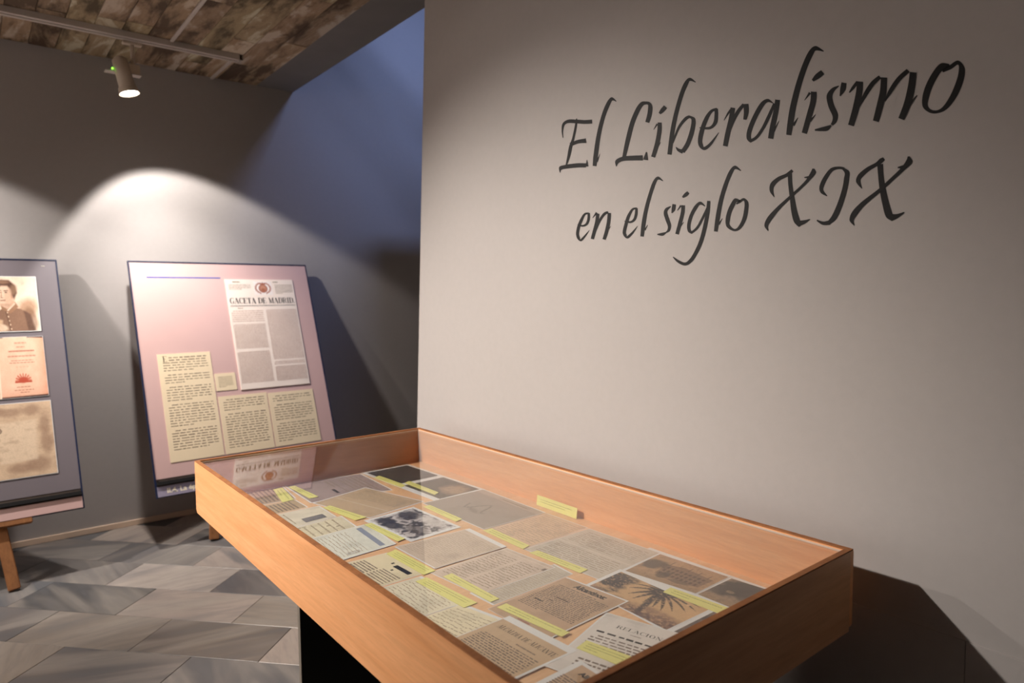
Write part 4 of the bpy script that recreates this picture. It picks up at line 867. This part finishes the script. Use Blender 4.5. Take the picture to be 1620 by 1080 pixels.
def alic(Q, root, rg, pl):
    font_text('heading', 'Alicantinos:', Q, .27, .865, .50, .075, M_INK, root, .00012, .045, .1)
    q = dashes(.10, .80, .90, .835, 1, rg, .45, words=(.06, .13), gap=.02)
    q += dashes(.07, .30, .93, .80, 19, rg, .50, (.02, .09), .014, .03)
    pl(q, M_INKSOFT); pl([(.33, .60, .52, .613), (.30, .52, .38, .533), (.16, .45, .30, .462)], M_INK, 'bold_words')
    pl(dashes(.34, .115, .86, .155, 1, rg, .9, (.10, .16), .04, last=False), M_INK, 'signature'); pl(dashes(.42, .065, .62, .095, 1, rg, .8, last=False), plain('red_stamp_ink', (150, 96, 84), .8), 'signature')
doc('printed_notice', 'document', 'brown printed broadsheet headed Alicantinos with a yellow label across it', [(.968, 1.028), (.983, .867), (.756, .856), (.750, 1.018)], (178, 148, 120), 'doc', seed=23, extra=alic, margin=(.005, .018, .004, .02))
def relac(Q, root, rg, pl):
    serif_text('heading', 'RELACION', Q, .24, .800, .52, .050, M_INK, root, .00012, 1.25)
    pl(dashes(.44, .745, .56, .765, 1, rg, .5, last=False), M_INKSOFT)
    pl(dashes(.10, .655, .95, .70, 1, rg, .55, (.07, .12), .03, last=False), M_INK, 'bold_line')
    pl(dashes(.10, .42, .95, .63, 5, rg, .42, (.04, .11), .02, .06), M_INKSOFT); pl(dashes(.2, .12, .9, .26, 3, rg, .5, (.04, .11), .02), M_INKSOFT)
doc('printed_list', 'document', 'slanted pale title page headed RELACION in the near right corner', [(.914, .862), (.962, .700), (.748, .637), (.700, .797)], (206, 198, 190), 'doc', seed=24, extra=relac, margin=(.02, .02, .01, .01))
def alcal(Q, root, rg, pl):
    serif_text('heading', 'ALCALDIA DE ALICANTE', Q, .10, .800, .84, .055, M_INK, root, .00012, 1.0)
    pl(dashes(.52, .715, .80, .745, 1, rg, .5, (.05, .1), .02, last=False), M_INKSOFT)
    pl(dashes(.08, .05, .92, .69, 24, rg, .50, (.02, .08), .014, .03), M_INKSOFT)
doc('printed_notice', 'document', 'brown printed notice headed ALCALDIA DE ALICANTE at the near front corner', [(.764, .968), (.775, .797), (.54, .797), (.54, .965)], (186, 158, 126), 'doc', seed=25, extra=alcal, margin=(.01, .03, .01, .075))
def ex(Q, root, rg, pl):
    font_text('heading', 'Alicantinos', Q, .2, .80, .55, .07, M_INK, root, .00012, .045, .1); pl(dashes(.08, .1, .92, .7, 16, rg, .5), M_INKSOFT)
doc('printed_notice', 'document', 'brown printed sheet with white margin at the bottom edge of the picture', [(.757, .772), (.752, .645), (.60, .63), (.60, .768)], (180, 150, 122), 'doc', seed=26, extra=ex, margin=(.09, .02, .02, .05))

# -- yellow labels
where = ['on the dark photograph in the far corner', 'across the second dark photograph at the far end', 'between garden photograph and large faded map', 'at the front edge of the tan letter by the map', 'on the long folded grey letter',
 'at the front edge of the garden photograph', 'between the newspaper cutting and greyish letter', 'on the pinkish folded letter', 'widest of its row, on the ruled cream letter', 'lying across the brown broadsheet headed Alicantinos',
 'on the pale page headed RELACION', 'between building postcard and palm photograph', 'at the front edge of the tan document with a fold line', 'on the mauve-grey document at the far end', 'on the brown print in the far front corner']
rg = random.Random(77)
for i, (q, wh) in enumerate(zip(DATA['Y'], where)):
    q = [(x*SC, y*SC) for x, y in q]; z = newz(q, .0009)
    c = (sum(p[0] for p in q)/4, sum(p[1] for p in q)/4)
    root = empty('yellow_label', 'small yellow caption strip '+wh, 'label', (c[0], c[1], z))
    ql = [(x-c[0], y-c[1]) for x, y in q]
    prism('card', ql, 0, .0008, M_YELLOW, root); Q = Quad(*ql, .0008)
    nl = 3 if i in (6, 8, 10) else 2
    flat('printed_lines', Q, dashes(.10, .16, .92, .84, nl, rg, .28, (.02, .06), .012), M_INKLAB, root, .00012)
# the one standing against the inner wall side
zz = ZF+.031
root = empty('yellow_label', 'yellow caption card standing upright against the inner wall side of the case', 'label', (1.30*SC, 1.425*SC, ZF+.002))
Fs = Frame((0, .086*SC, 0), (0, -1, 0), (.12, 0, .99), (-1, 0, .12))
sheet('card', Fs, 0, 0, .171*SC, .030*SC, M_YELLOW, root, .0008)
flat('printed_lines', Fs, dashes(.02, .012, .18, .028, 2, rg, .3, (.03, .09), .015), M_INKLAB, root, .0012)
